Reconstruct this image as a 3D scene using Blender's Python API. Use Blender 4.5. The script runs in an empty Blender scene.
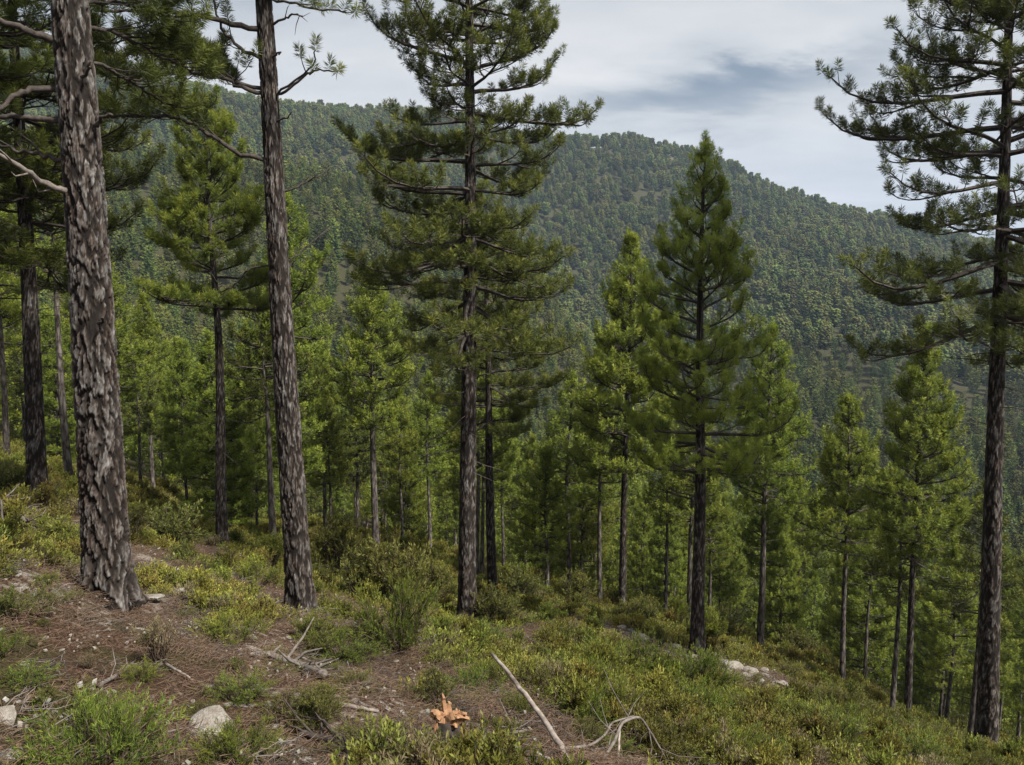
import bpy, math, random
import numpy as np
R = math.radians
rng = np.random.default_rng(11)
random.seed(5)
S = bpy.context.scene
COL = S.collection

# ------------------------------------------------------------------ camera, sky, sun, exposure
F_PX, CU, CV, PITCH = 796.0, 512.0, 382.5, R(6.6)
cam_d = bpy.data.cameras.new('camera'); cam = bpy.data.objects.new('camera', cam_d); COL.objects.link(cam)
cam_d.sensor_width = 36.0; cam_d.lens = F_PX / 1024 * 36.0
cam_d.clip_start = 0.05; cam_d.clip_end = 6000
cam.location = (0, 0, 0); cam.rotation_euler = (math.pi / 2 - PITCH, 0, 0)
S.camera = cam
S.view_settings.view_transform = 'Standard'; S.view_settings.look = 'None'
S.view_settings.exposure = 0.75; S.view_settings.gamma = 1.0
S.view_settings.use_curve_mapping = False

SUN_EL, SUN_AZ = R(48), R(126)      # azimuth clockwise from +Y (the view direction): from the right, a little behind
W = bpy.data.worlds.new('World'); S.world = W; W.use_nodes = True
def build_world():
    nt = W.node_tree; N = nt.nodes; L = nt.links; N.clear()
    out = N.new('ShaderNodeOutputWorld'); bg = N.new('ShaderNodeBackground'); bg.inputs['Strength'].default_value = 0.1
    L.new(bg.outputs[0], out.inputs[0])
    sky = N.new('ShaderNodeTexSky'); sky.sky_type = 'NISHITA'; sky.sun_disc = False
    sky.sun_elevation = SUN_EL; sky.sun_rotation = SUN_AZ; sky.altitude = 900; sky.dust_density = 1.5
    tc = N.new('ShaderNodeTexCoord'); sep = N.new('ShaderNodeSeparateXYZ'); L.new(tc.outputs['Generated'], sep.inputs[0])
    def math_(op, a, b=None):
        m = N.new('ShaderNodeMath'); m.operation = op
        for i, q in enumerate((a, b)):
            if q is None: continue
            if isinstance(q, (int, float)): m.inputs[i].default_value = q
            else: L.new(q, m.inputs[i])
        return m.outputs[0]
    zz = math_('ADD', math_('MAXIMUM', sep.outputs[2], 0.0), 0.16)
    cx = math_('DIVIDE', sep.outputs[0], zz); cy = math_('DIVIDE', sep.outputs[1], zz)
    comb = N.new('ShaderNodeCombineXYZ'); L.new(cx, comb.inputs[0]); L.new(cy, comb.inputs[1])
    def noise(scale, detail, loc, sx=1.0, sy=1.0, dist=0.0):
        mp = N.new('ShaderNodeMapping'); mp.inputs['Location'].default_value = loc; mp.inputs['Scale'].default_value = (sx, sy, 1)
        L.new(comb.outputs[0], mp.inputs[0])
        n = N.new('ShaderNodeTexNoise'); n.inputs['Scale'].default_value = scale; n.inputs['Detail'].default_value = detail
        n.inputs['Roughness'].default_value = 0.58; n.inputs['Distortion'].default_value = dist
        L.new(mp.outputs[0], n.inputs['Vector']); return n.outputs['Fac']
    big = noise(0.55, 5, (2.3, 0.7, 0), 0.75, 1.3, 0.5); fine = noise(2.0, 6, (5.1, 1.7, 0), 0.8, 1.2, 0.3)
    v = math_('ADD', math_('MULTIPLY', big, 0.78), math_('MULTIPLY', fine, 0.22))
    # the darker bank of cloud above the ridge
    def bank(du, dv, su, sv, amp, vin):
        d = math.atan2(du - CU, F_PX); el = math.atan2(CV - dv, F_PX) - PITCH
        az = math_('ARCTAN2', sep.outputs[0], sep.outputs[1])
        e2 = math_('ARCSINE', sep.outputs[2])
        wob = math_('MULTIPLY', math_('SUBTRACT', fine, 0.5), 0.15)
        a = math_('DIVIDE', math_('SUBTRACT', az, d), su)
        b = math_('DIVIDE', math_('ADD', math_('SUBTRACT', math_('ADD', e2, math_('MULTIPLY', math_('SUBTRACT', az, d), -0.10)), el), wob), sv)
        q = math_('ADD', math_('MULTIPLY', a, a), math_('MULTIPLY', b, b))
        g = math_('EXPONENT', math_('MULTIPLY', q, -1.0))
        return math_('ADD', vin, math_('MULTIPLY', g, amp))
    v = bank(715, 92, 0.19, 0.034, -0.22, v)
    v = bank(600, 120, 0.20, 0.03, -0.07, v)
    v = bank(800, 60, 0.13, 0.016, 0.10, v)
    v = bank(520, 40, 0.25, 0.05, 0.05, v)
    ramp = N.new('ShaderNodeValToRGB'); e = ramp.color_ramp.elements
    e[0].position = 0.28; e[0].color = (0.25, 0.31, 0.39, 1)
    e[1].position = 0.62; e[1].color = (0.80, 0.80, 0.81, 1)
    m = e.new(0.45); m.color = (0.585, 0.61, 0.645, 1)
    L.new(v, ramp.inputs[0])
    # clearer, bluer air low over the ridge
    low = N.new('ShaderNodeMapRange'); low.inputs[1].default_value = 0.06; low.inputs[2].default_value = 0.20
    low.inputs[3].default_value = 0.5; low.inputs[4].default_value = 0.0; L.new(sep.outputs[2], low.inputs[0])
    mixl = N.new('ShaderNodeMix'); mixl.data_type = 'RGBA'; L.new(low.outputs[0], mixl.inputs['Factor'])
    L.new(ramp.outputs[0], mixl.inputs['A']); mixl.inputs['B'].default_value = (0.50, 0.59, 0.74, 1)
    sc = N.new('ShaderNodeVectorMath'); sc.operation = 'SCALE'; sc.inputs['Scale'].default_value = 10.0 * CLOUD
    L.new(mixl.outputs['Result'], sc.inputs[0])
    mix = N.new('ShaderNodeMix'); mix.data_type = 'RGBA'; mix.inputs['Factor'].default_value = 0.96
    L.new(sky.outputs[0], mix.inputs['A']); L.new(sc.outputs[0], mix.inputs['B'])
    L.new(mix.outputs['Result'], bg.inputs['Color'])
CLOUD = 0.63
build_world()
sd = bpy.data.lights.new('sun', 'SUN'); sd.energy = 5.0; sd.angle = R(6); sd.color = (1.0, 0.95, 0.86)
sun = bpy.data.objects.new('sun', sd); COL.objects.link(sun)
sun.rotation_euler = (math.pi / 2 - SUN_EL, 0, -SUN_AZ + math.pi)
# sun lamp shines along its local -Z: tilt by (90-el) about X, then turn so that it comes from SUN_AZ
S.cycles.max_bounces = 6; S.cycles.diffuse_bounces = 3; S.cycles.glossy_bounces = 1; S.cycles.transmission_bounces = 3
S.cycles.volume_bounces = 0; S.cycles.transparent_max_bounces = 4

# ------------------------------------------------------------------ small tools
def at(u, v, Y):
    a = (u - CU) / F_PX; b = (CV - v) / F_PX
    y = math.cos(PITCH) + b * math.sin(PITCH); z = -math.sin(PITCH) + b * math.cos(PITCH)
    return np.array((a, y, z)) * (Y / y)
def project(p):
    x, y, z = p
    d = y * math.cos(PITCH) - z * math.sin(PITCH); up = y * math.sin(PITCH) + z * math.cos(PITCH)
    return CU + F_PX * x / d, CV - F_PX * up / d
def h2(i, j, k=0):
    i = np.asarray(i).astype(np.int64); j = np.asarray(j).astype(np.int64)
    n = (i * 374761393 + j * 668265263 + k * 1442695041) & 0xffffffff
    n = ((n ^ (n >> 13)) * 1274126177) & 0xffffffff
    n = ((n ^ (n >> 16)) * 2246822519) & 0xffffffff
    return ((n ^ (n >> 15)) & 0xffffff) / float(0xffffff)
def vnoise(x, y, k=0):
    x = np.asarray(x, float); y = np.asarray(y, float)
    i = np.floor(x); j = np.floor(y); fx = x - i; fy = y - j
    fx = fx * fx * (3 - 2 * fx); fy = fy * fy * (3 - 2 * fy)
    return (h2(i, j, k) * (1 - fx) + h2(i + 1, j, k) * fx) * (1 - fy) + (h2(i, j + 1, k) * (1 - fx) + h2(i + 1, j + 1, k) * fx) * fy
def fbm(x, y, o=4, k=0):
    s = 0; a = 0.5; t = 0
    for q in range(o):
        s = s + a * vnoise(x * 2 ** q + 17.3 * q, y * 2 ** q - 9.1 * q, k + q); t += a; a *= 0.5
    return s / t
def sstep(a, b, x):
    t = np.clip((x - a) / (b - a), 0, 1); return t * t * (3 - 2 * t)

class Buf:
    def __init__(self): self.V = []; self.T = []; self.M = []; self.A = []; self.n = 0
    def add(self, V, T, mat=0, tint=0.5):
        V = np.asarray(V, float).reshape(-1, 3); T = np.asarray(T, np.int64).reshape(-1, 3)
        self.V.append(V); self.T.append(T + self.n); self.n += len(V)
        self.M.append(np.full(len(T), mat, np.int32))
        self.A.append(np.broadcast_to(np.asarray(tint, float), (len(V),)).copy())
    def mesh(self, name, mats, smooth=False, attr='tint'):
        V = np.concatenate(self.V); T = np.concatenate(self.T); M = np.concatenate(self.M); A = np.concatenate(self.A)
        me = bpy.data.meshes.new(name)
        me.vertices.add(len(V)); me.vertices.foreach_set('co', V.astype(np.float32).ravel())
        me.loops.add(len(T) * 3); me.loops.foreach_set('vertex_index', T.astype(np.int32).ravel())
        me.polygons.add(len(T)); me.polygons.foreach_set('loop_start', np.arange(0, len(T) * 3, 3, dtype=np.int32))
        me.polygons.foreach_set('loop_total', np.full(len(T), 3, np.int32))
        me.polygons.foreach_set('material_index', M)
        me.polygons.foreach_set('use_smooth', np.full(len(T), smooth, dtype=bool) if not isinstance(smooth, (set, tuple)) else np.isin(M, list(smooth)))
        a = me.attributes.new(attr, 'FLOAT', 'POINT'); a.data.foreach_set('value', A.astype(np.float32))
        for m in mats: me.materials.append(m)
        me.update(); me.validate()
        return me
def obj(name, me, parent=None):
    o = bpy.data.objects.new(name, me); COL.objects.link(o)
    if parent: o.parent = parent
    return o
def empty(name, loc, rz=0.0):
    o = bpy.data.objects.new(name, None); o.empty_display_size = 0.3; COL.objects.link(o)
    o.location = loc; o.rotation_euler = (0, 0, rz); return o
def tag(o, label=None, cat=None, group=None, kind=None):
    if label: o['label'] = label
    if cat: o['category'] = cat
    if group: o['group'] = group
    if kind: o['kind'] = kind
    return o

def tube(P, r, sides=5, cap=True, wob=0.0):
    P = np.asarray(P, float); r = np.broadcast_to(np.asarray(r, float), (len(P),)); n = len(P)
    t = np.gradient(P, axis=0); t /= np.linalg.norm(t, axis=1, keepdims=True) + 1e-9
    mean = t.mean(0); ref = np.array((0, 0, 1.0)) if abs(mean[2]) < 0.8 * np.linalg.norm(mean) else np.array((0.0, 1.0, 0))
    a = np.cross(t, ref); a /= np.linalg.norm(a, axis=1, keepdims=True) + 1e-9
    b = np.cross(t, a)
    th = np.linspace(0, 2 * math.pi, sides, endpoint=False)
    rr = r[:, None] * np.ones(sides)
    if wob: rr = rr * (1 + wob * rng.uniform(-1, 1, rr.shape))
    V = P[:, None, :] + rr[..., None] * (np.cos(th)[None, :, None] * a[:, None, :] + np.sin(th)[None, :, None] * b[:, None, :])
    V = V.reshape(-1, 3)
    i = np.arange(n - 1)[:, None] * sides; j = np.arange(sides)[None, :]; k = (j + 1) % sides
    q = np.stack([i + j, i + k, i + sides + k, i + sides + j], -1).reshape(-1, 4)
    T = np.concatenate([q[:, [0, 1, 2]], q[:, [0, 2, 3]]])
    if cap:
        V = np.vstack([V, P[0], P[-1]]); c0 = len(V) - 2; c1 = len(V) - 1; jj = np.arange(sides); kk = (jj + 1) % sides
        T = np.vstack([T, np.stack([kk, jj, np.full(sides, c0)], 1), np.stack([(n - 1) * sides + jj, (n - 1) * sides + kk, np.full(sides, c1)], 1)])
    return V, T
def unit(a): return a / (np.linalg.norm(a, axis=-1, keepdims=True) + 1e-9)
def perp_basis(D):
    ref = np.where(np.abs(D[..., 2:3]) < 0.85, np.array((0, 0, 1.0)), np.array((1.0, 0, 0)))
    a = unit(np.cross(D, ref)); return a, np.cross(D, a)
def needles(buf, P, D, Ls, tints, K, ln, w, th0=25, th1=75, mat=1, g=None):
    """every shoot (base P, direction D, length Ls) carries K needles round it"""
    g = g or rng
    n = len(P)
    if n == 0: return
    a, b = perp_basis(D)
    t = (np.arange(K)[None, :] + g.uniform(0, 1, (n, K))) / K
    ph = g.uniform(0, 2 * math.pi, (n, K)); th = np.radians(th0 + (th1 - th0) * (1 - t) * g.uniform(0.6, 1.1, (n, K)))
    side = np.cos(ph)[..., None] * a[:, None, :] + np.sin(ph)[..., None] * b[:, None, :]
    d = np.cos(th)[..., None] * D[:, None, :] + np.sin(th)[..., None] * side
    base = P[:, None, :] + D[:, None, :] * (Ls[:, None] * t)[..., None]
    L = ln * g.uniform(0.75, 1.15, (n, K))
    ww = unit(np.cross(d, g.normal(size=(n, K, 3)))) * (w / 2)
    tip = base + d * L[..., None]
    midp = base + d * (L * 0.45)[..., None]
    V = np.stack([base, midp - ww, tip, midp + ww], 2).reshape(-1, 3)
    k = np.arange(n * K)[:, None] * 4
    T = np.concatenate([k + np.array((0, 1, 2)), k + np.array((0, 2, 3))])
    tt = np.repeat(np.clip(tints[:, None] + g.uniform(-0.08, 0.08, (n, K)) + 0.30 * (t - 0.5), 0, 1).reshape(-1), 4)  # tips lighter than bases: shading put into each shoot's tint, plus paler new growth
    buf.add(V, T, mat, tt)

# ------------------------------------------------------------------ materials
def nodes(name):
    m = bpy.data.materials.new(name); m.use_nodes = True
    nt = m.node_tree; N = nt.nodes; b = N['Principled BSDF']; return m, N, nt.links, b
def ramp_(N, L, fac, stops):
    r = N.new('ShaderNodeValToRGB'); e = r.color_ramp.elements
    e[0].position, e[0].color = stops[0][0], (*stops[0][1], 1); e[1].position, e[1].color = stops[-1][0], (*stops[-1][1], 1)
    for p, c in stops[1:-1]: q = e.new(p); q.color = (*c, 1)
    L.new(fac, r.inputs[0]); return r.outputs[0]
def noise_(N, L, scale, detail=4, co='Object', sc=(1, 1, 1), dist=0, rough=0.55):
    tc = N.new('ShaderNodeTexCoord'); mp = N.new('ShaderNodeMapping'); mp.inputs['Scale'].default_value = sc
    L.new(tc.outputs[co], mp.inputs[0]); n = N.new('ShaderNodeTexNoise'); n.inputs['Scale'].default_value = scale
    n.inputs['Detail'].default_value = detail; n.inputs['Distortion'].default_value = dist; n.inputs['Roughness'].default_value = rough
    L.new(mp.outputs[0], n.inputs['Vector']); return n.outputs['Fac']
def mixc(N, L, f, a, b, mode='MIX'):
    m = N.new('ShaderNodeMix'); m.data_type = 'RGBA'; m.blend_type = mode
    for s, q in (('Factor', f), ('A', a), ('B', b)):
        if isinstance(q, (int, float)): m.inputs[s].default_value = q
        elif isinstance(q, tuple): m.inputs[s].default_value = (*q, 1)
        else: L.new(q, m.inputs[s])
    return m.outputs['Result']
def bump_(N, L, b, h, strength, dist=0.02):
    q = N.new('ShaderNodeBump'); q.inputs['Strength'].default_value = strength; q.inputs['Distance'].default_value = dist
    L.new(h, q.inputs['Height']); L.new(q.outputs[0], b.inputs['Normal'])

def leaf_mat(name, stops, trans=0.35, vary=0.5, instancer=False, alt=(0.10, 0.09, 0.02)):
    m, N, L, b = nodes(name)
    at_ = N.new('ShaderNodeAttribute'); at_.attribute_name = 'tint'
    c = ramp_(N, L, at_.outputs['Fac'], stops)
    if instancer:
        ia = N.new('ShaderNodeAttribute'); ia.attribute_type = 'INSTANCER'; ia.attribute_name = 'vary'; rnd = ia.outputs['Fac']
    else:
        oi = N.new('ShaderNodeObjectInfo'); rnd = oi.outputs['Random']
    hs = N.new('ShaderNodeHueSaturation'); L.new(c, hs.inputs['Color'])
    mr = N.new('ShaderNodeMapRange'); mr.inputs[3].default_value = 1 - 0.42 * vary; mr.inputs[4].default_value = 1 + 0.42 * vary
    L.new(rnd, mr.inputs[0]); L.new(mr.outputs[0], hs.inputs['Value'])
    mh = N.new('ShaderNodeMapRange'); mh.inputs[3].default_value = 0.5 - 0.035 * vary; mh.inputs[4].default_value = 0.5 + 0.035 * vary
    fr = N.new('ShaderNodeMath'); fr.operation = 'FRACT'; mu = N.new('ShaderNodeMath'); mu.operation = 'MULTIPLY'; mu.inputs[1].default_value = 7.31
    L.new(rnd, mu.inputs[0]); L.new(mu.outputs[0], fr.inputs[0]); L.new(fr.outputs[0], mh.inputs[0]); L.new(mh.outputs[0], hs.inputs['Hue'])
    L.new(hs.outputs[0], b.inputs['Base Color']); b.inputs['Roughness'].default_value = 0.55
    b.inputs['Specular IOR Level'].default_value = 0.25
    tr = N.new('ShaderNodeBsdfTranslucent'); L.new(hs.outputs[0], tr.inputs['Color'])
    mx = N.new('ShaderNodeMixShader'); mx.inputs[0].default_value = trans
    L.new(b.outputs[0], mx.inputs[1]); L.new(tr.outputs[0], mx.inputs[2])
    L.new(mx.outputs[0], N['Material Output'].inputs['Surface'])
    return m
MAT = {}
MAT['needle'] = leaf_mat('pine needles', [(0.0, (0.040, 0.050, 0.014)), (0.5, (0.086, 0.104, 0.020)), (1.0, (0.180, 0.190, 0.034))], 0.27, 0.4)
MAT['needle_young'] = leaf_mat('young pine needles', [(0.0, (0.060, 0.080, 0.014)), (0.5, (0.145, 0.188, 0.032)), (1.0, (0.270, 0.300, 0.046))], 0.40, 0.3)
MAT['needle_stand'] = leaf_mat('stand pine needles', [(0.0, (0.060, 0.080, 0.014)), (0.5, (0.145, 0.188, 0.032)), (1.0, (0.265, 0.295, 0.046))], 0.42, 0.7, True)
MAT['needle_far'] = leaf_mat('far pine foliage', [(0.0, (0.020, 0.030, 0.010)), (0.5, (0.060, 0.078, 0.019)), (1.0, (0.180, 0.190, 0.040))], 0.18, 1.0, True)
MAT['juniper'] = leaf_mat('juniper leaves', [(0.0, (0.036, 0.052, 0.010)), (0.5, (0.095, 0.122, 0.020)), (1.0, (0.215, 0.240, 0.034))], 0.35, 0.45)
MAT['olive'] = leaf_mat('olive heath leaves', [(0.0, (0.042, 0.050, 0.014)), (0.5, (0.100, 0.108, 0.027)), (1.0, (0.20, 0.20, 0.046))], 0.35, 0.45)
MAT['dry'] = leaf_mat('dry leaves', [(0.0, (0.07, 0.055, 0.03)), (0.5, (0.15, 0.12, 0.06)), (1.0, (0.26, 0.22, 0.12))], 0.25, 0.35)
MAT['cover'] = leaf_mat('ground cover leaves', [(0.0, (0.036, 0.040, 0.012)), (0.35, (0.098, 0.098, 0.022)), (0.7, (0.165, 0.165, 0.029)), (1.0, (0.27, 0.25, 0.05))], 0.28, 1.1, True)

def bark_hero():
    m, N, L, b = nodes('scaly pine bark')
    a = N.new('ShaderNodeAttribute'); a.attribute_name = 'tint'
    n1 = noise_(N, L, 9, 5, sc=(1, 1, 0.35)); n2 = noise_(N, L, 45, 5, sc=(1, 1, 0.5))
    ad = N.new('ShaderNodeMath'); ad.operation = 'MULTIPLY_ADD'; L.new(n2, ad.inputs[0]); ad.inputs[1].default_value = 0.5
    sb = N.new('ShaderNodeMath'); sb.operation = 'SUBTRACT'; L.new(a.outputs['Fac'], sb.inputs[0]); sb.inputs[1].default_value = 0.27
    L.new(sb.outputs[0], ad.inputs[2])
    c = ramp_(N, L, ad.outputs[0], [(0.02, (0.012, 0.010, 0.009)), (0.30, (0.026, 0.018, 0.014)), (0.5, (0.058, 0.043, 0.035)), (0.74, (0.115, 0.102, 0.094)), (1.0, (0.25, 0.24, 0.23))])
    grey = ramp_(N, L, ad.outputs[0], [(0.02, (0.018, 0.014, 0.012)), (0.45, (0.044, 0.037, 0.033)), (0.8, (0.12, 0.114, 0.108)), (1.0, (0.24, 0.24, 0.235))])
    f = N.new('ShaderNodeMapRange'); f.inputs[1].default_value = 0.4; f.inputs[2].default_value = 0.6; L.new(n1, f.inputs[0])
    L.new(mixc(N, L, f.outputs[0], c, grey), b.inputs['Base Color']); b.inputs['Roughness'].default_value = 0.9
    b.inputs['Specular IOR Level'].default_value = 0.15
    bump_(N, L, b, n2, 0.6, 0.012); return m
MAT['bark'] = bark_hero()
def bark_simple(name, dark, light, vs=9.0):
    m, N, L, b = nodes(name)
    tc = N.new('ShaderNodeTexCoord'); mp = N.new('ShaderNodeMapping'); mp.inputs['Scale'].default_value = (1, 1, 0.28)
    L.new(tc.outputs['Object'], mp.inputs[0]); v = N.new('ShaderNodeTexVoronoi'); v.feature = 'DISTANCE_TO_EDGE'; v.inputs['Scale'].default_value = vs
    L.new(mp.outputs[0], v.inputs['Vector']); n = noise_(N, L, 20, 5, sc=(1, 1, 0.4))
    mu = N.new('ShaderNodeMath'); mu.operation = 'MULTIPLY_ADD'; L.new(n, mu.inputs[0]); mu.inputs[1].default_value = 0.9
    m2 = N.new('ShaderNodeMath'); m2.operation = 'MULTIPLY_ADD'; L.new(v.outputs[0], m2.inputs[0]); m2.inputs[1].default_value = 1.6; m2.inputs[2].default_value = -0.25
    L.new(m2.outputs[0], mu.inputs[2])
    midc = tuple((p + q) / 2 * 0.9 for p, q in zip(dark, light))
    L.new(ramp_(N, L, mu.outputs[0], [(0.1, dark), (0.45, midc), (0.85, light)]), b.inputs['Base Color']); b.inputs['Roughness'].default_value = 0.9
    b.inputs['Specular IOR Level'].default_value = 0.15
    bump_(N, L, b, mu.outputs[0], 0.7, 0.02); return m
MAT['bark_mid'] = bark_simple('pine bark', (0.022, 0.017, 0.014), (0.17, 0.148, 0.135))
MAT['bark_far'] = bark_simple('distant pine bark', (0.06, 0.05, 0.045), (0.24, 0.21, 0.19), 3)
def plain(name, c0, c1, scale=12, rough=0.85, sc=(1, 1, 1), bump=0.4, dist=0.01, detail=5):
    m, N, L, b = nodes(name); n = noise_(N, L, scale, detail, sc=sc)
    L.new(ramp_(N, L, n, [(0.3, c0), (0.7, c1)]), b.inputs['Base Color']); b.inputs['Roughness'].default_value = rough
    b.inputs['Specular IOR Level'].default_value = 0.2; bump_(N, L, b, n, bump, dist); return m
MAT['branch'] = plain('pine branch wood', (0.026, 0.021, 0.018), (0.085, 0.070, 0.061), 25)
MAT['deadwood'] = plain('weathered grey deadwood', (0.075, 0.060, 0.050), (0.21, 0.185, 0.165), 22)
MAT['palewood'] = plain('bleached peeled wood', (0.10, 0.078, 0.065), (0.34, 0.295, 0.26), 16)
MAT['stem'] = plain('shrub stem', (0.04, 0.028, 0.02), (0.12, 0.085, 0.06), 30)
MAT['splinter'] = plain('fresh splintered pine wood', (0.17, 0.080, 0.040), (0.40, 0.235, 0.13), 30, 0.75, (1, 1, 0.3), 0.8, 0.01)
def rock_mat():
    m, N, L, b = nodes('pale lichened rock'); n = noise_(N, L, 5, 7); n2 = noise_(N, L, 28, 5)
    c = ramp_(N, L, n, [(0.3, (0.16, 0.125, 0.10)), (0.5, (0.25, 0.215, 0.185)), (0.7, (0.36, 0.335, 0.305))])
    f = N.new('ShaderNodeMapRange'); f.inputs[1].default_value = 0.52; f.inputs[2].default_value = 0.62; L.new(n2, f.inputs[0])
    c = mixc(N, L, f.outputs[0], c, (0.17, 0.17, 0.14)); L.new(c, b.inputs['Base Color'])
    b.inputs['Roughness'].default_value = 0.9; bump_(N, L, b, n2, 0.6, 0.03); return m
MAT['rock'] = rock_mat()
def ground_mat():
    m, N, L, b = nodes('forest floor')
    n = noise_(N, L, 0.8, 6); n2 = noise_(N, L, 9, 6); n3 = noise_(N, L, 42, 5); n4 = noise_(N, L, 120, 3)
    lit = ramp_(N, L, n3, [(0.28, (0.030, 0.019, 0.013)), (0.5, (0.090, 0.052, 0.034)), (0.66, (0.155, 0.097, 0.064)), (0.80, (0.28, 0.22, 0.17))])
    moss = ramp_(N, L, n3, [(0.3, (0.034, 0.027, 0.014)), (0.55, (0.085, 0.068, 0.032)), (0.75, (0.15, 0.125, 0.062))])
    f = N.new('ShaderNodeMapRange'); f.inputs[1].default_value = 0.47; f.inputs[2].default_value = 0.57; L.new(n, f.inputs[0])
    c = mixc(N, L, f.outputs[0], lit, moss)
    at_ = N.new('ShaderNodeAttribute'); at_.attribute_name = 'tint'
    st = ramp_(N, L, n2, [(0.35, (0.16, 0.12, 0.095)), (0.55, (0.30, 0.25, 0.21)), (0.7, (0.42, 0.385, 0.345))])
    g = N.new('ShaderNodeMath'); g.operation = 'MULTIPLY_ADD'; L.new(n2, g.inputs[0]); g.inputs[1].default_value = 1.6
    L.new(at_.outputs['Fac'], g.inputs[2])
    f2 = N.new('ShaderNodeMapRange'); f2.inputs[1].default_value = 1.25; f2.inputs[2].default_value = 1.4; L.new(g.outputs[0], f2.inputs[0])
    sa = N.new('ShaderNodeAttribute'); sa.attribute_name = 'scrub'
    c = mixc(N, L, sa.outputs['Fac'], c, ramp_(N, L, n2, [(0.3, (0.022, 0.026, 0.012)), (0.7, (0.062, 0.060, 0.030))]))
    c = mixc(N, L, f2.outputs[0], c, st)
    L.new(c, b.inputs['Base Color']); b.inputs['Roughness'].default_value = 0.95; b.inputs['Specular IOR Level'].default_value = 0.1
    ad = N.new('ShaderNodeMath'); ad.operation = 'ADD'; L.new(n3, ad.inputs[0]); L.new(n4, ad.inputs[1])
    bump_(N, L, b, ad.outputs[0], 0.9, 0.05); return m
MAT['ground'] = ground_mat()

# ------------------------------------------------------------------ terrain
# (pixel u, pixel v, distance Y) of ground the photograph shows or implies
CTRL = [(110, 615, 7.4), (302, 618, 10.6), (467, 623, 15.5), (697, 658, 17.5), (987, 757, 14.5), (38, 505, 13.5), (223, 555, 18), (275, 560, 24),
        (375, 552, 27), (493, 607, 22), (622, 617, 26), (760, 656, 27), (843, 682, 28), (908, 752, 24), (5, 470, 20),
        (512, 765, 5.0), (20, 765, 3.5), (250, 765, 4.0), (760, 765, 7.0), (1010, 776, 10.3), (0, 600, 6.0), (300, 690, 6.0), (600, 690, 9.0),
        (-200, 560, 7), (-200, 440, 20), (1250, 900, 9), (1250, 830, 20),
        (-100, 420, 40), (100, 470, 45), (250, 520, 45), (400, 545, 50), (560, 595, 50), (720, 636, 50), (880, 700, 50), (1050, 740, 50), (1250, 760, 50),
        (-100, 350, 100), (100, 420, 100), (250, 470, 100), (400, 490, 110), (560, 545, 110), (720, 580, 110), (880, 610, 110), (1050, 650, 110), (1250, 690, 110),
        (-100, 250, 220), (100, 300, 230), (250, 330, 230), (400, 370, 230), (560, 440, 240), (640, 470, 250), (720, 460, 250), (880, 480, 230), (1050, 520, 230), (1250, 560, 230),
        (-100, 130, 420), (100, 166, 420), (250, 184, 420), (400, 208, 420), (500, 265, 410), (560, 335, 420), (640, 385, 420), (720, 360, 420), (880, 345, 420), (1050, 390, 420), (1250, 430, 420),
        (100, 205, 540), (250, 222, 540), (400, 250, 540), (500, 300, 540),
        (-100, 70, 720), (0, 100, 720), (100, 122, 720), (200, 140, 720), (300, 160, 720), (400, 185, 720), (500, 235, 720), (560, 262, 700), (640, 262, 700), (740, 262, 680), (880, 265, 680), (1050, 300, 680), (1250, 340, 680),
        (-100, 35, 900), (0, 54, 910), (100, 75, 920), (200, 97, 920), (300, 119, 920),
        (400, 128, 900), (470, 137, 950), (540, 148, 980), (600, 150, 1000), (650, 154, 1000), (720, 174, 980), (760, 190, 960), (800, 207, 940), (850, 218, 930), (930, 238, 930), (1024, 258, 930), (1250, 300, 930),
        (-100, 100, 1500), (100, 140, 1500), (300, 170, 1500), (560, 200, 1500), (800, 260, 1500), (1050, 290, 1500), (1250, 320, 1500)]
def _fit():
    P = np.array([at(*c) for c in CTRL]); r = np.hypot(P[:, 0], P[:, 1]); a = np.arctan2(P[:, 0], P[:, 1])
    X = np.stack([a / 0.3, np.log(r) / 0.75], 1); y = P[:, 2] / r
    n = len(X); D = np.linalg.norm(X[:, None] - X[None], axis=2); K = np.where(D > 0, D * D * np.log(D + 1e-12), 0) + 2e-3 * np.eye(n)
    Q = np.hstack([np.ones((n, 1)), X]); M = np.block([[K, Q], [Q.T, np.zeros((3, 3))]])
    return X, np.linalg.solve(M, np.concatenate([y, np.zeros(3)]))
TX, TW = _fit()
def base_z(x, y):
    x = np.asarray(x, float); y = np.asarray(y, float); sh = np.broadcast(x, y).shape; x = np.broadcast_to(x, sh).ravel(); y = np.broadcast_to(y, sh).ravel()
    r = np.hypot(x, y) + 1e-6; a = np.clip(np.arctan2(x, y), -0.78, 0.78); rr = np.clip(r, 3.0, 1500)
    q = np.stack([a / 0.3, np.log(rr) / 0.75], 1); out = np.empty(len(q))
    for i in range(0, len(q), 20000):
        D = np.linalg.norm(q[i:i + 20000, None] - TX[None], axis=2)
        out[i:i + 20000] = np.where(D > 0, D * D * np.log(D + 1e-12), 0) @ TW[:-3] + TW[-3] + q[i:i + 20000] @ TW[-2:]
    far = out * r
    near = -1.35 - 0.35 * y - 0.18 * x
    w = sstep(3.5, 7.0, r) * sstep(-2.0, 3.0, y)
    return (near * (1 - w) + far * w).reshape(sh)
def ground_z(x, y):
    x = np.asarray(x, float); y = np.asarray(y, float)
    r = np.hypot(x, y)
    z = base_z(x, y)
    z = z + (fbm(x * 0.55, y * 0.55, 3, 3) - 0.5) * 0.55 * sstep(2, 6, r) * (1 - sstep(60, 120, r))
    z = z + (fbm(x * 1.3, y * 1.3, 3, 9) - 0.5) * 0.26 * (1 - sstep(40, 80, r))
    z = z + (fbm(x * 0.012, y * 0.012, 4, 21) - 0.5) * 26 * sstep(130, 420, r)
    return z
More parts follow.
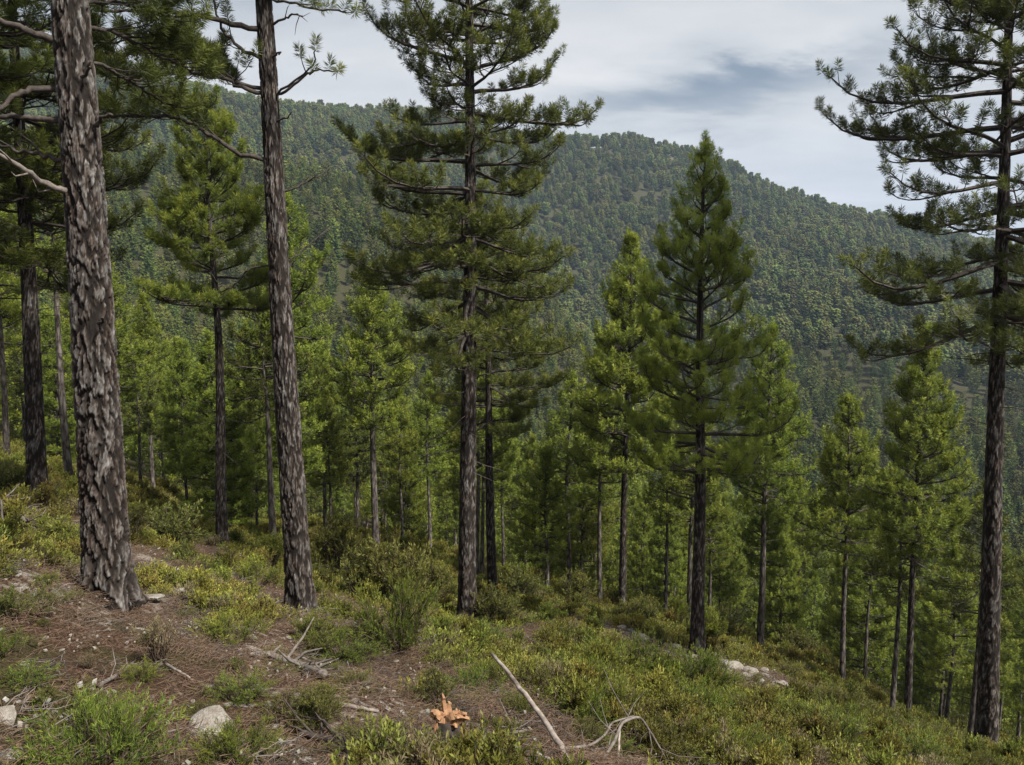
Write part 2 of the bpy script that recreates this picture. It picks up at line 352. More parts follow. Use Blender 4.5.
def ground_hit(u, v, ymax=90.0):
    d = at(u, v, 1.0); Y = np.geomspace(2.2, ymax, 900)
    s = d[2] * Y - ground_z(d[0] * Y, Y)
    k = np.nonzero(s < 0)[0]
    i = k[0] if len(k) else int(np.argmin(s))
    return np.array((d[0] * Y[i], Y[i], float(ground_z(d[0] * Y[i], Y[i]))))
STONY = [(690, 655, .9), (725, 668, .9), (765, 682, .9), (805, 696, .9), (850, 714, .8), (270, 650, .5), (350, 712, .5), (160, 590, 1.0), (200, 585, 0.9), (120, 560, .5), (640, 637, 0.9), (745, 668, 0.8), (700, 655, .6), (60, 590, 0.5), (250, 735, .4), (850, 700, .7), (500, 690, .3), (40, 560, .5)]
def build_ground():
    az = np.concatenate([np.radians(np.linspace(-118, -42, 40, endpoint=False)), np.radians(np.linspace(-42, 42, 420, endpoint=False)), np.radians(np.linspace(42, 118, 40))])
    r = np.concatenate([[0.4, 1, 1.6, 2.2], np.geomspace(2.6, 40, 300, endpoint=False), np.geomspace(40, 1450, 110)])
    A, RR = np.meshgrid(az, r, indexing='ij'); X = RR * np.sin(A); Y = RR * np.cos(A); Z = ground_z(X, Y)
    n, m = A.shape; V = np.stack([X, Y, Z], -1).reshape(-1, 3)
    i = np.arange(n - 1)[:, None] * m + np.arange(m - 1)[None, :]; i = i.ravel()
    T = np.concatenate([np.stack([i, i + m, i + m + 1], 1), np.stack([i, i + m + 1, i + 1], 1)])[:, ::-1]
    st = np.zeros(len(V))
    for u, v, s in STONY:
        p = ground_hit(u, v); rad = 0.9 + 0.03 * p[1]
        st = np.maximum(st, s * np.exp(-((V[:, 0] - p[0]) ** 2 + (V[:, 1] - p[1]) ** 2) / (2 * rad * rad)))
    far = sstep(150, 300, RR.ravel())
    st = np.maximum(st, far * 0.6 * sstep(0.70, 0.80, fbm(V[:, 0] * .02, V[:, 1] * .02, 3, 40)))
    b = Buf(); b.add(V, T, 0, st)
    me = b.mesh('ground', [MAT['ground']], True); sa = me.attributes.new('scrub', 'FLOAT', 'POINT'); sa.data.foreach_set('value', (0.9 * sstep(20, 90, RR.ravel())).astype(np.float32))
    g = obj('ground', me)
    tag(g, 'sloping forest floor of brown needle litter and stones falling into the valley', 'ground', kind='structure')
build_ground()

# ------------------------------------------------------------------ pines
def bark_relief(th, z, n_around, cell_h, seed):
    """F2-F1 of stretched cells wrapped round the stem: 0 in the fissures, 1 on the plates"""
    u = th / (2 * math.pi) * n_around; v = z / cell_h
    u = u + 1.0 * (fbm(np.cos(th) * 2 + 5, z * 3.0 + np.sin(th), 3, seed) - 0.5) + 0.9 * (fbm(th * 6, z * 12, 3, seed + 1) - .5)
    v = v + 1.3 * (fbm(np.cos(th) * 4 + 11, np.sin(th) * 4 + z * 2, 3, seed + 2) - 0.5)
    iu = np.floor(u); iv = np.floor(v); F1 = np.full(u.shape, 9.0); F2 = np.full(u.shape, 9.0); c = np.zeros(u.shape)
    for du in (-1, 0, 1):
        for dv in (-1, 0, 1):
            i = iu + du; j = iv + dv; iw = np.mod(i, n_around)
            d = np.hypot(u - (i + 0.1 + .8 * h2(iw, j, seed)), v - (j + 0.1 + .8 * h2(iw, j, seed + 7)))
            cl = h2(iw, j, seed + 13)
            new = d < F1
            F2 = np.where(new, F1, np.minimum(F2, d)); c = np.where(new, cl, c); F1 = np.where(new, d, F1)
    return F2 - F1, c

def stem_axis(H, lean, sway, seed):
    g = np.random.default_rng(seed); p1, p2 = g.uniform(0, 6.28, 2)
    def ax(z):
        z = np.asarray(z, float); s = z / H
        return np.stack([lean[0] * z + sway * np.sin(s * 7 + p1) * s ** .7 - sway * 0, lean[1] * z + sway * np.sin(s * 5.3 + p2) * s ** .7, z], -1)
    return ax
def stem_r(z, H, r0):
    s = np.clip(np.asarray(z, float) / H, 0, 1)
    return r0 * (0.80 * (1 - s) ** 0.8 + 0.05 * (1 - s)) + r0 * 0.40 * np.exp(-np.asarray(z, float) / 0.25) + 0.006
def trunk_mesh(H, r0, ax, seed, sides, dz, zdense=None, relief=0.0, mat='bark', n_around=13, cell=0.30, below=0.35):
    z = np.arange(-below, H, dz)
    if zdense and zdense < H: z = np.concatenate([np.arange(-below, zdense, dz), np.arange(zdense, H, max(dz * 8, 0.3))])
    z = np.append(z, H)
    th = math.pi / 2 + np.linspace(0, 2 * math.pi, sides, endpoint=False); Z, TH = np.meshgrid(z, th, indexing='ij')
    r = stem_r(np.maximum(Z, 0), H, r0) + np.where(Z < 0, -Z * 0.25 * r0, 0)
    ph = h2(seed, 3) * 6.28
    r = r * (1 + 0.05 * np.sin(3 * TH + ph) * np.exp(-np.maximum(Z, 0) / 1.2) + 0.24 * (np.sin(5 * TH + 2 * ph)) * np.exp(-np.maximum(Z, 0) / 0.22))
    tint = np.full(Z.shape, 0.5)
    if relief:
        e, c = bark_relief(TH, Z, n_around, cell, seed)
        e2, c2 = bark_relief(TH, Z + 3.3, n_around * 2 + 1, cell * 0.36, seed + 50)
        crag = fbm(TH * 7, Z * 11, 5, seed); flake = fbm(TH * 15 + 3 * crag, Z * 17 + 3 * crag, 4, seed + 1)
        wv = 0.22 + 0.38 * vnoise(TH * 2, Z * 2.5, seed + 5); gro = sstep(0.10, 1.0, (e + 0.22 * (flake - .5)) / wv)
        fine = sstep(0.02, 0.22, e2 + 0.2 * (flake - .5))
        k = np.clip(1 - (Z / H) * 0.8, 0.25, 1)
        r = r + k * relief * (gro * (0.85 + 0.5 * c) - 0.9 + 0.30 * (fine - 0.6) * gro + 0.5 * (flake - .5) * gro)
        tint = np.clip(gro * (0.30 + 0.16 * c + 0.24 * fine + 0.10 * c2) + gro * (0.30 * (crag - .5) + 0.80 * (flake - .5)), 0, 1)
    C = ax(Z.ravel()).reshape(Z.shape + (3,)); V = C.copy()
    V[..., 0] += r * np.cos(TH); V[..., 1] += r * np.sin(TH)
    n, m = Z.shape; i = np.arange(n - 1)[:, None] * m; j = np.arange(m)[None]; k2 = (j + 1) % m
    q = np.stack([i + j, i + k2, i + m + k2, i + m + j], -1).reshape(-1, 4)
    b = Buf(); b.add(V.reshape(-1, 3), np.concatenate([q[:, [0, 1, 2]], q[:, [0, 2, 3]]]), 0, tint.ravel())
    return b.mesh('trunk', [MAT[mat]], True)

def bough(buf, shoots, g, p0, az, L, e0, r0, lod, up=1.0, bare=0.3, dens=1.0, sides=4):
    """one limb: curved axis, side twigs, upturned needle shoots at their ends"""
    n = 8; s = np.linspace(0, 1, n)
    pitch = e0 + np.radians(-14) * np.sin(s * math.pi) + up * np.radians(38) * s ** 3
    daz = az + g.normal(0, 0.10) * s * 3 + 0.10 * np.sin(s * 9 + g.uniform(0, 6))
    d = np.stack([np.cos(pitch) * np.cos(daz), np.cos(pitch) * np.sin(daz), np.sin(pitch)], -1)
    P = np.vstack([p0, p0 + np.cumsum(d[1:] * (L / (n - 1)), 0)])
    buf.add(*tube(P, r0 * (1 - 0.85 * s) + 0.004, sides, False), 0)
    grow_twigs(buf, shoots, g, P, L, lod, up, bare, dens)
    if lod < 2 and L > 0.7 and sides > 3:
        sg = g.choice((-1, 1))
        for f in np.linspace(0.3, 0.66, 2 if L < 1.3 else 3) + g.uniform(-.06, .06):
            k = int(f * (n - 1)); sg = -sg; l2 = L * (1 - f) * g.uniform(0.55, 0.95)
            bough(buf, shoots, g, P[k], daz[k] + sg * g.uniform(0.45, 0.95), l2, pitch[k] + np.radians(g.uniform(0, 22)), r0 * 0.5, lod, up, 0.25, dens, 3)
def grow_twigs(buf, shoots, g, P, L, lod, up=1.0, bare=0.3, dens=1.0):
    n = len(P)
    step = {0: 0.155, 1: 0.225, 2: 0.28}[lod] / dens
    t = np.arange(bare * L, L, step); t = t + g.uniform(-0.3, 0.3, len(t)) * step
    side = 1
    for q in np.clip(t, 0, L * 0.995):
        f = q / L * (n - 1); i = min(int(f), n - 2); w = f - i; p = P[i] * (1 - w) + P[i + 1] * w; d = unit(P[i + 1] - P[i])
        hor = unit(np.array((-d[1], d[0], 0.0))); side = -side
        ang = g.uniform(0.5, 1.2); tl = (0.24 * L * (1 - q / L) + 0.12 + 0.10 * min(L, 1)) * g.uniform(0.4, 1.25)
        td = unit(d * math.cos(ang) + side * hor * math.sin(ang) + np.array((0, 0, g.uniform(-0.05, 0.35))))
        e = p + td * tl; mid = p + td * tl * 0.55 + np.array((0, 0, -0.03 * tl)); e = e + np.array((0, 0, 0.14 * tl * up))
        if lod < 2: buf.add(*tube([p, mid, e], [0.011 if lod else 0.009, 0.007, 0.004], 3, False), 0)
        k = max(1, int(round(tl / (0.24 if lod == 0 else 0.30))))
        for c in range(k):
            fr = 1 - c / max(k, 1) * 0.75
            b0 = p * (1 - fr) + e * fr
            sd = unit(td * 0.55 + np.array((g.normal(0, 0.28), g.normal(0, 0.28), 0.25 + 1.2 * up * g.uniform(0.2, 1))))
            shoots.append((b0 - sd * 0.05, sd, fr * q / L))
    shoots.append((P[-1] - 0.03 * unit(P[-1] - P[-2]), unit(P[-1] - P[-2] + np.array((0, 0, 0.25 * up))), 1.0))
def flush_shoots(buf, shoots, g, lod, young=False, K=None, gain=0.0):
    if not shoots: return
    P = np.array([s[0] for s in shoots]); D = np.array([s[1] for s in shoots]); fr = np.array([s[2] for s in shoots])
    k, ln, w, sl = {0: (96, 0.115, 0.0098, 0.175), 1: (36, 0.130, 0.025, 0.23), 2: (16, 0.20, 0.055, 0.33), 3: (125, 0.105, 0.0072, 0.17)}[lod]
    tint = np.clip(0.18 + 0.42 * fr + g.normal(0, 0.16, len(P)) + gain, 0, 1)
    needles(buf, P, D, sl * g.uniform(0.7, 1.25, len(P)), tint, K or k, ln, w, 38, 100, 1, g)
def crown_mesh(H, r0, ax, seed, cb, Rm, lod, shape='cone', young=False, whorl=0.45, nb=5, dens=1.0, sparse=0.0, up=1.0, dead_below=0.0, mats=None, stem=False, gain=None):
    g = np.random.default_rng(seed); buf = Buf(); sh = []
    if stem: zs = np.linspace(-0.4, H, 8); buf.add(*tube(ax(zs), stem_r(np.maximum(zs, 0), H, r0), 6, False), 0)
    z = cb
    while z < H - 0.25:
        t = (z - cb) / (H - cb)
        if shape == 'cone': prof = (1 - t) ** 0.85 * min(1.0, 0.62 + 2.0 * t)
        elif shape == 'oval': prof = math.sin(math.pi * (0.20 + 0.80 * t) ** 0.8) ** 0.75 * (1 - 0.25 * t)
        else: prof = (1 - t) ** 0.55 * min(1, 0.75 + t)
        k = max(2, int(round(nb * g.uniform(0.7, 1.2) * (1 - 0.35 * t)))); a0 = g.uniform(0, 6.28)
        for i in range(k):
            if g.uniform() < sparse * (1 - t): continue
            a = a0 + i * 2 * math.pi / k + g.normal(0, 0.25); L = max(0.22, Rm * prof * g.uniform(0.55, 1.22)); zz = z + g.uniform(-0.12, 0.12) * whorl / .45
            e0 = np.radians((4 + 52 * t ** 0.9 if young else -8 + 54 * t ** 1.2) + g.normal(0, 9))
            bough(buf, sh, g, ax(zz), a, L, e0, 0.010 + 0.012 * L, lod, up, 0.18 + 0.22 * (1 - t) if lod < 2 else 0.12, dens)
        z += whorl * g.uniform(0.75, 1.2) * (1 - 0.35 * t)
    top = ax(H)
    for i in range(5): sh.append((top - np.array((0, 0, 0.10 + 0.08 * i)), unit(np.array((g.normal(0, 0.3), g.normal(0, 0.3), 1.0))), 1.0))
    # dead, bare lower branches
    zz = cb - 0.3
    while dead_below and zz > cb - dead_below:
        a = g.uniform(0, 6.28); L = g.uniform(0.25, 0.75) * Rm * 0.6; d = np.array((math.cos(a), math.sin(a), g.uniform(-0.35, 0.15)))
        P = ax(zz) + np.outer(np.linspace(0, 1, 5) * L, d) + g.normal(0, 0.02 * L, (5, 3)) * np.linspace(0, 1, 5)[:, None]
        buf.add(*tube(P, np.linspace(0.012, 0.004, 5), 3, False), 0)
        zz -= g.uniform(0.18, 0.5)
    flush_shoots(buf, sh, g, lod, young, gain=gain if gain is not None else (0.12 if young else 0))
    return buf.mesh('crown', mats or [MAT['branch'], MAT['needle_young' if young else 'needle']])

def lean_from(u0, v0, u1, v1, Y):
    a = at(u0, v0, Y); b = at(u1, v1, Y); return ((b[0] - a[0]) / (b[2] - a[2]), 0.0)
HERO = []
def hero(name, u0, v0, u1, v1, Y, H, r0, cb, Rm, label, relief=0.0, sides=14, dz=0.25, zdense=None, lod=0, group=None, n_around=13, seed=1, sway=0.05, bark='bark', **kw):
    p = at(u0, v0, Y); x, y = p[0], p[1]; z = float(ground_z(x, y))
    t = empty(name, (x, y, z)); tag(t, label, 'pine tree', group)
    ax = stem_axis(H, lean_from(u0, v0, u1, v1, Y), sway, seed)
    obj('trunk', trunk_mesh(H, r0, ax, seed, sides, dz, zdense, relief, bark, n_around), t)
    if Rm: obj('crown', crown_mesh(H, r0, ax, seed + 100, cb, Rm, lod, **kw), t)
    HERO.append((t, ax, H, r0)); return t, ax
def limb(t, ax, pts, Y0, Y1, r, mat='branch', leafy=0.0, seed=1, lod=0, name='limb', up=0.6, twigs=0, bare=0.1):
    """a limb whose course is read off the photograph, from the stem outwards"""
    loc = np.array(t.location); n = len(pts); g = np.random.default_rng(seed)
    P = np.array([at(u, v, Y0 + (Y1 - Y0) * i / (n - 1)) for i, (u, v) in enumerate(pts)]) - loc
    P[0] = ax(P[0][2])
    f = np.linspace(0, n - 1, n * 4 - 3); i = np.minimum(f.astype(int), n - 2); w = (f - i)[:, None]
    Q = P[i] * (1 - w) + P[i + 1] * w
    Q = np.vstack([Q[0], (Q[:-2] + 2 * Q[1:-1] + Q[2:]) / 4, Q[-1]]); Q[1:] += g.normal(0, 0.012, Q[1:].shape)
    b = Buf(); b.add(*tube(Q, np.linspace(r, r * 0.3 + 0.003, len(Q)), 6, True, 0.1), 0)
    L = np.linalg.norm(np.diff(Q, axis=0), axis=1).sum(); sh = []
    for k in range(twigs):
        i = int(g.uniform(0.25, 0.98) * (len(Q) - 1)); d = unit(Q[min(i + 1, len(Q) - 1)] - Q[i - 1] + g.normal(0, 0.55, 3) * np.linalg.norm(Q[i] - Q[i - 1]) * 2); l = g.uniform(0.12, 0.4)
        b.add(*tube([Q[i], Q[i] + d * l * .5 + g.normal(0, .02, 3), Q[i] + d * l + np.array((0, 0, 0.05)) + g.normal(0, .03, 3)], [r * .3 + .002, r * .2 + .002, .002], 3, False), 0)
    if leafy:
        grow_twigs(b, sh, g, Q, L, lod, up, bare, leafy); flush_shoots(b, sh, g, 3)
    return obj(name, b.mesh(name, [MAT[mat], MAT['needle']], {0}), t)

# ------------------------------------------------------------------ the pines one can tell apart
FG = 'tall pines standing on the near slope'
tA, aA = hero('pine_tree', 110, 612, 70, 0, 7.4, 15.5, 0.238, 6.7, 2.6, 'thickest pine trunk with deeply scaled grey bark, bare low limbs reaching left', relief=0.030, sides=150, dz=0.014, zdense=6.4, lod=0, group=FG, n_around=11, seed=3, sway=0.04, nb=4, sparse=0.5, shape='flat')
limb(tA, aA, [(60, 46), (40, 36), (20, 27), (-20, 14), (-70, 10)], 7.4, 6.8, 0.040, leafy=0.5, seed=1, lod=0, bare=0.55)
limb(tA, aA, [(60, 92), (35, 88), (18, 95), (2, 108), (-40, 125)], 7.4, 7.0, 0.036, leafy=0.4, seed=2, lod=0, bare=0.7)
limb(tA, aA, [(62, 122), (40, 118), (20, 117), (-5, 119), (-40, 112)], 7.4, 7.3, 0.034, leafy=0.5, seed=3, lod=0, bare=0.6)
limb(tA, aA, [(64, 162), (48, 157), (30, 152), (10, 148), (-20, 140)], 7.4, 7.8, 0.026, 'branch', 0, 4, name='dead_limb', twigs=8)
limb(tA, aA, [(70, 198), (52, 187), (30, 172), (8, 158), (-40, 135)], 7.4, 6.6, 0.034, 'deadwood', 0, 5, name='dead_limb', twigs=5)
limb(tA, aA, [(90, 127), (97, 124), (101, 119), (112, 114)], 7.4, 7.2, 0.028, 'branch', 0, 6, name='dead_limb')
limb(tA, aA, [(84, 80), (88, 72), (92, 62)], 7.4, 7.0, 0.020, 'branch', 0, 7, name='dead_limb')
limb(tA, aA, [(92, 330), (100, 322), (104, 318)], 7.4, 7.1, 0.020, 'branch', 0, 8, name='dead_limb')

limb(tA, aA, [(88, 22), (112, 32), (140, 46), (170, 60), (200, 76)], 7.4, 9.4, 0.022, leafy=3.4, seed=9, bare=0.2)
limb(tA, aA, [(88, 60), (108, 66), (130, 80), (150, 96), (175, 106)], 7.4, 8.6, 0.020, leafy=3.2, seed=10, bare=0.25)
limb(tA, aA, [(88, 5), (115, 2), (150, 8), (190, 25)], 7.4, 8.8, 0.022, leafy=3.4, seed=41, bare=0.2)
tB, aB = hero('pine_tree', 302, 612, 261, 0, 10.6, 15.0, 0.208, 9.3, 2.4, 'tall leaning pine with grey scaly bark and leafy limbs high up, above the stumpy bushes', relief=0.022, sides=110, dz=0.02, zdense=8.6, lod=0, group=FG, n_around=10, seed=7, sway=0.05, nb=4, sparse=0.4, shape='flat')
limb(tB, aB, [(253, 31), (232, 24), (205, 15), (170, 11), (135, 12), (95, 12)], 10.6, 9.9, 0.038, leafy=1.2, seed=11, bare=0.4)
limb(tB, aB, [(254, 95), (240, 87), (222, 77), (195, 73), (160, 73), (130, 78), (104, 70)], 10.6, 10.0, 0.030, leafy=3.6, seed=12, bare=0.15, up=1.0)
limb(tB, aB, [(256, 92), (235, 82), (210, 62), (180, 55), (150, 50), (115, 58)], 10.6, 11.0, 0.030, leafy=3.6, seed=13, bare=0.12, up=1.0)
limb(tB, aB, [(258, 160), (240, 155), (222, 143), (195, 124), (165, 116), (130, 117), (102, 116)], 10.6, 10.2, 0.034, leafy=2.8, seed=14, bare=0.3, up=1.0)
limb(tB, aB, [(250, 60), (238, 48), (222, 30), (212, -5)], 10.6, 10.4, 0.028, leafy=0.7, seed=15, bare=0.3)
limb(tB, aB, [(277, 97), (290, 88), (305, 75), (316, 70), (330, 72)], 10.6, 10.4, 0.020, leafy=0.35, seed=16, bare=0.5)
limb(tB, aB, [(277, 97), (296, 82), (312, 66), (316, 50)], 10.6, 10.2, 0.016, leafy=0.3, seed=17, bare=0.6)
limb(tB, aB, [(272, 28), (283, 20), (292, 14), (302, 16)], 10.6, 10.4, 0.018, 'branch', 0, 18, name='dead_limb', twigs=4)
limb(tB, aB, [(272, -5), (290, 4), (315, 8), (345, 12)], 10.6, 10.0, 0.02, leafy=0.8, seed=19, bare=0.2)
limb(tB, aB, [(282, 193), (295, 188), (312, 178), (332, 168)], 10.6, 10.8, 0.018, 'branch', 0, 20, name='dead_limb', twigs=6)
limb(tB, aB, [(285, 262), (300, 255), (315, 240), (330, 226)], 10.6, 11.0, 0.015, 'branch', 0, 21, name='dead_limb', twigs=5)
limb(tB, aB, [(274, 54), (278, 54), (281, 52)], 10.6, 10.4, 0.016, 'branch', 0, 22, name='dead_limb')
limb(tB, aB, [(281, 120), (287, 118), (292, 112)], 10.6, 10.4, 0.014, 'branch', 0, 23, name='dead_limb')
limb(tB, aB, [(262, 262), (248, 270), (235, 285), (222, 292)], 10.6, 10.9, 0.016, 'branch', 0, 24, name='dead_limb', twigs=5)

hero('pine_tree', 467, 614, 470, 0, 15.5, 16.5, 0.215, 6.0, 2.65, 'tall dark pine in the open centre, its crown spreading against the sky', relief=0.014, sides=80, dz=0.035, zdense=12, lod=0, group=FG, n_around=9, seed=21, sway=0.05, shape='oval', nb=5, whorl=0.50, sparse=0.12, dead_below=3.2, up=0.9, dens=1.1)
hero('pine_tree', 987, 742, 1009, 0, 14.5, 17.5, 0.225, 8.5, 3.7, 'tall nearly black pine at the lower edge of the slope with long downswept leafy limbs', relief=0.016, sides=80, dz=0.035, zdense=13.5, lod=0, group=FG, n_around=9, seed=33, sway=0.06, shape='flat', nb=6, whorl=0.50, sparse=0.18, dens=1.0, dead_below=2.4, up=1.0)
hero('pine_tree', 697, 648, 704, 200, 17.5, 11.7, 0.185, 4.4, 2.6, 'dark stemmed cone shaped pine whose pointed top stands against the sky', relief=0.010, sides=60, dz=0.05, zdense=7, lod=0, group=FG, n_around=9, seed=41, sway=0.05, shape='cone', nb=5, whorl=0.44, dead_below=1.6, up=1.4, young=True, dens=0.95, gain=0.34)
hero('pine_tree', 38, 505, 23, 170, 13.5, 11.5, 0.185, 4.4, 2.4, 'straight grey stemmed pine just behind the thickest trunk, beside a greyish woody heap', relief=0.011, sides=64, dz=0.04, zdense=6.5, lod=0, group=FG, n_around=9, seed=51, shape='flat', nb=6, dead_below=2.5)
hero('pine_tree', -95, 560, -120, 200, 10.5, 12.5, 0.19, 4.6, 2.7, 'pine beyond the left edge whose dark boughs fill the upper left corner', relief=0.0, sides=16, dz=0.2, lod=0, group=FG, seed=50, shape='flat', nb=6, bark='bark_mid')
hero('pine_tree', 70, 492, 52, 260, 22, 9.8, 0.125, 5.6, 1.6, 'thin straight pine between the straight grey stemmed pine and the thickest trunk', sides=14, dz=0.2, lod=1, group=FG, seed=52, shape='oval', dead_below=3.2, bark='bark_mid', young=True)
hero('pine_tree', 8, 470, 0, 320, 24, 8.5, 0.11, 4.6, 1.5, 'thin pine furthest to the left on the slope crest', sides=12, dz=0.2, lod=1, group=FG, seed=53, shape='oval', dead_below=2, bark='bark_mid', young=True)
tF, aF = hero('pine_tree', 223, 554, 210, 150, 18, 10.2, 0.155, 5.6, 2.0, 'mid sized pine with a leafy flat layered crown, midway between the two scaly leaning trunks', relief=0.009, sides=48, dz=0.05, zdense=7, lod=0, group=FG, n_around=8, seed=55, shape='flat', nb=5, whorl=0.46, dead_below=3.4, sway=0.09, up=0.8, young=True, dens=1.25)
hero('pine_tree', 275, 560, 264, 370, 22, 7.2, 0.12, 4.3, 1.6, 'thin reddish pine stem close behind the tall leaning pine', sides=14, dz=0.15, lod=1, group=FG, seed=57, shape='flat', dead_below=2.2, bark='bark_mid', sparse=0.2)
hero('pine_tree', 296, 560, 287, 200, 23, 10.8, 0.13, 6.2, 1.5, 'slim pine half hidden behind the tall leaning pine', sides=14, dz=0.2, lod=1, group=FG, seed=58, shape='oval', dead_below=3, bark='bark_mid', young=True)
hero('pine_tree', 376, 553, 371, 345, 27, 9.9, 0.15, 4.6, 2.1, 'bright green pine with a broad pyramid crown above the tall pale bush', sides=18, dz=0.2, lod=1, group=FG, seed=61, shape='cone', nb=6, whorl=0.38, dead_below=2.4, bark='bark_mid', young=True)
hero('pine_tree', 493, 600, 485, 280, 21, 11.4, 0.165, 5.2, 2.0, 'dark slender pine standing close behind the tall central pine', relief=0.008, sides=40, dz=0.06, zdense=9, lod=0, group=FG, n_around=8, seed=63, shape='oval', dead_below=3.0, sparse=0.25)
hero('pine_tree', 547, 605, 546, 460, 26, 5.2, 0.085, 1.9, 1.35, 'small bright green pine by itself in the clearing right of the central pine', sides=10, dz=0.15, lod=1, group=FG, seed=65, shape='cone', nb=6, whorl=0.3, dead_below=1, bark='bark_mid', young=True)
hero('pine_tree', 622, 609, 626, 440, 25, 12.3, 0.145, 4.9, 2.5, 'full crowned pine left of the cone shaped pine, with a rounded spire', relief=0.007, sides=36, dz=0.07, zdense=6, lod=1, group=FG, n_around=8, seed=67, shape='cone', nb=6, whorl=0.36, dead_below=2, young=True, dens=1.2)
hero('pine_tree', 600, 604, 600, 480, 27, 9.4, 0.10, 4.2, 1.4, 'thin pale stemmed pine beside the full crowned pine', sides=12, dz=0.2, lod=1, group=FG, seed=68, shape='cone', dead_below=1.6, bark='bark_mid', young=True)
hero('pine_tree', 760, 646, 768, 420, 27, 11.8, 0.14, 5.2, 2.2, 'grey stemmed pine just right of the cone shaped pine, with a loose one sided crown', sides=16, dz=0.2, lod=1, group=FG, seed=71, shape='cone', nb=6, whorl=0.38, dead_below=2.4, bark='bark_mid', young=True)
hero('pine_tree', 666, 617, 667, 500, 30, 8.6, 0.085, 4.6, 1.3, 'very thin pine in the shade left of the dark cone shaped pine', sides=10, dz=0.2, lod=1, group=FG, seed=72, shape='cone', dead_below=1.6, bark='bark_mid', young=True)
hero('pine_tree', 843, 664, 848, 480, 27.5, 10.6, 0.12, 4.9, 2.3, 'young pine with a neat pointed crown above the heap of pale sticks', sides=14, dz=0.2, lod=1, group=FG, seed=73, shape='cone', nb=6, whorl=0.34, dead_below=1.8, bark='bark_mid', young=True)
hero('pine_tree', 907, 730, 917, 490, 23, 12.9, 0.135, 6.0, 2.2, 'slender dark stemmed pine with a wide pointed crown, nearest the black pine', relief=0.006, sides=36, dz=0.07, zdense=7, lod=1, group=FG, n_around=8, seed=75, shape='cone', nb=6, whorl=0.36, dead_below=2.2, young=True)
hero('pine_tree', 893, 702, 901, 560, 25, 8.6, 0.11, 5.0, 1.4, 'dark thin pine close behind the slender pine with the wide pointed crown', sides=12, dz=0.2, lod=1, group=FG, seed=76, shape='cone', dead_below=2.2, bark='bark_mid')
hero('pine_tree', 972, 716, 984, 555, 23, 9.2, 0.13, 5.2, 1.6, 'dark thin pine partly hidden behind the nearly black pine', sides=12, dz=0.2, lod=1, group=FG, seed=77, shape='cone', dead_below=2, bark='bark_mid')
hero('pine_tree', 866, 652, 871, 570, 31, 8.0, 0.09, 4.4, 1.4, 'thin pine in shade between the neat pointed pine and the dark thin pine', sides=10, dz=0.2, lod=1, group=FG, seed=78, shape='cone', dead_below=2, bark='bark_mid', young=True)

# ------------------------------------------------------------------ the dense young stand below the slope: one thing per pine
def stand_proto(seed, H, r0, cb, Rm, lod, **kw):
    ax = stem_axis(H, (0, 0), 0.10, seed)
    return (trunk_mesh(H, r0, ax, seed, 9, 0.4, None, 0, 'bark_mid'), crown_mesh(H, r0, ax, seed, cb, Rm, lod, **kw), H)
PN = [stand_proto(300 + i, 8.2 + 0.35 * (i % 4), 0.10, 0.9 if i == 0 else 2.8 + 0.7 * (i % 3), 1.5 + 0.15 * (i % 3), 1, shape='cone' if i % 3 else 'oval', young=i != 4, nb=6, whorl=0.36, dead_below=1.4) for i in range(6)]
PF = [stand_proto(320 + i, 8.2, 0.095, 1.0 + 0.4 * (i % 3), 1.6 + 0.1 * (i % 3), 2, shape='cone' if i % 3 else 'oval', young=i != 2, nb=5, whorl=0.42, dens=1.15) for i in range(5)]
GAPS = [(60, 'pines crowded in the view left of the thickest trunk', 'pine in the stand left of the thickest trunk'),
        (216, 'pines seen between the thickest trunk and the mid sized pine', 'pine between the thickest trunk and the layered pine'),
        (285, 'pines seen around the stem of the leaning pine', 'pine between the layered pine and the leaning pine'),
        (375, 'pines seen between the leaning pine and the pyramid pine', 'pine between the leaning pine and the pyramid pine'),
        (468, 'pines seen between the pyramid pine and the central pine', 'pine between the pyramid pine and the central pine'),
        (548, 'pines seen just right of the central pine', 'pine between the central pine and the small lone pine'),
        (623, 'pines seen between the small lone pine and the full crowned pine', 'pine between the lone pine and the full crowned pine'),
        (700, 'pines seen between the full crowned pine and the cone shaped pine', 'pine between the full crowned pine and the cone shaped pine'),
        (765, 'pines seen just right of the cone shaped pine', 'pine between the cone shaped and the one sided pine'),
        (846, 'pines seen between the grey stemmed pine and the neat pointed pine', 'pine between the one sided and the neat pointed pine'),
        (912, 'pines seen between the neat pointed pine and the slender pine', 'pine between the neat pointed and the slender dark pine'),
        (995, 'pines seen between the slender pine and the black pine', 'pine between the slender dark pine and the black pine'),
        (9999, 'pines seen right of the black pine', 'pine in the stand right of the nearly black pine')]
taken = [np.array(t.location[:2]) for t, *_ in HERO]
def scatter(n_try, r0, r1, half, dmin, taken, keep=None):
    out = []; pts = list(taken)
    cell = {}
    for p in pts: cell.setdefault((int(p[0] // dmin(50)), int(p[1] // dmin(50))), []).append(p)
    c = dmin(50)
    for _ in range(n_try):
        a = rng.uniform(-half, half); r = math.sqrt(rng.uniform(r0 * r0, r1 * r1)); p = np.array((r * math.sin(a), r * math.cos(a)))
        if keep is not None and not keep(p, r, a): continue
        d = dmin(r); k = (int(p[0] // c), int(p[1] // c)); ok = True
        m = int(math.ceil(d / c))
        for i in range(-m, m + 1):
            for j in range(-m, m + 1):
                for q in cell.get((k[0] + i, k[1] + j), ()):
                    if (q[0] - p[0]) ** 2 + (q[1] - p[1]) ** 2 < d * d: ok = False; break
                if not ok: break
            if not ok: break
        if ok: out.append(p); cell.setdefault(k, []).append(p)
    return out
def keep_stand(p, r, a):
    if r < 27: return False
    return r > 20
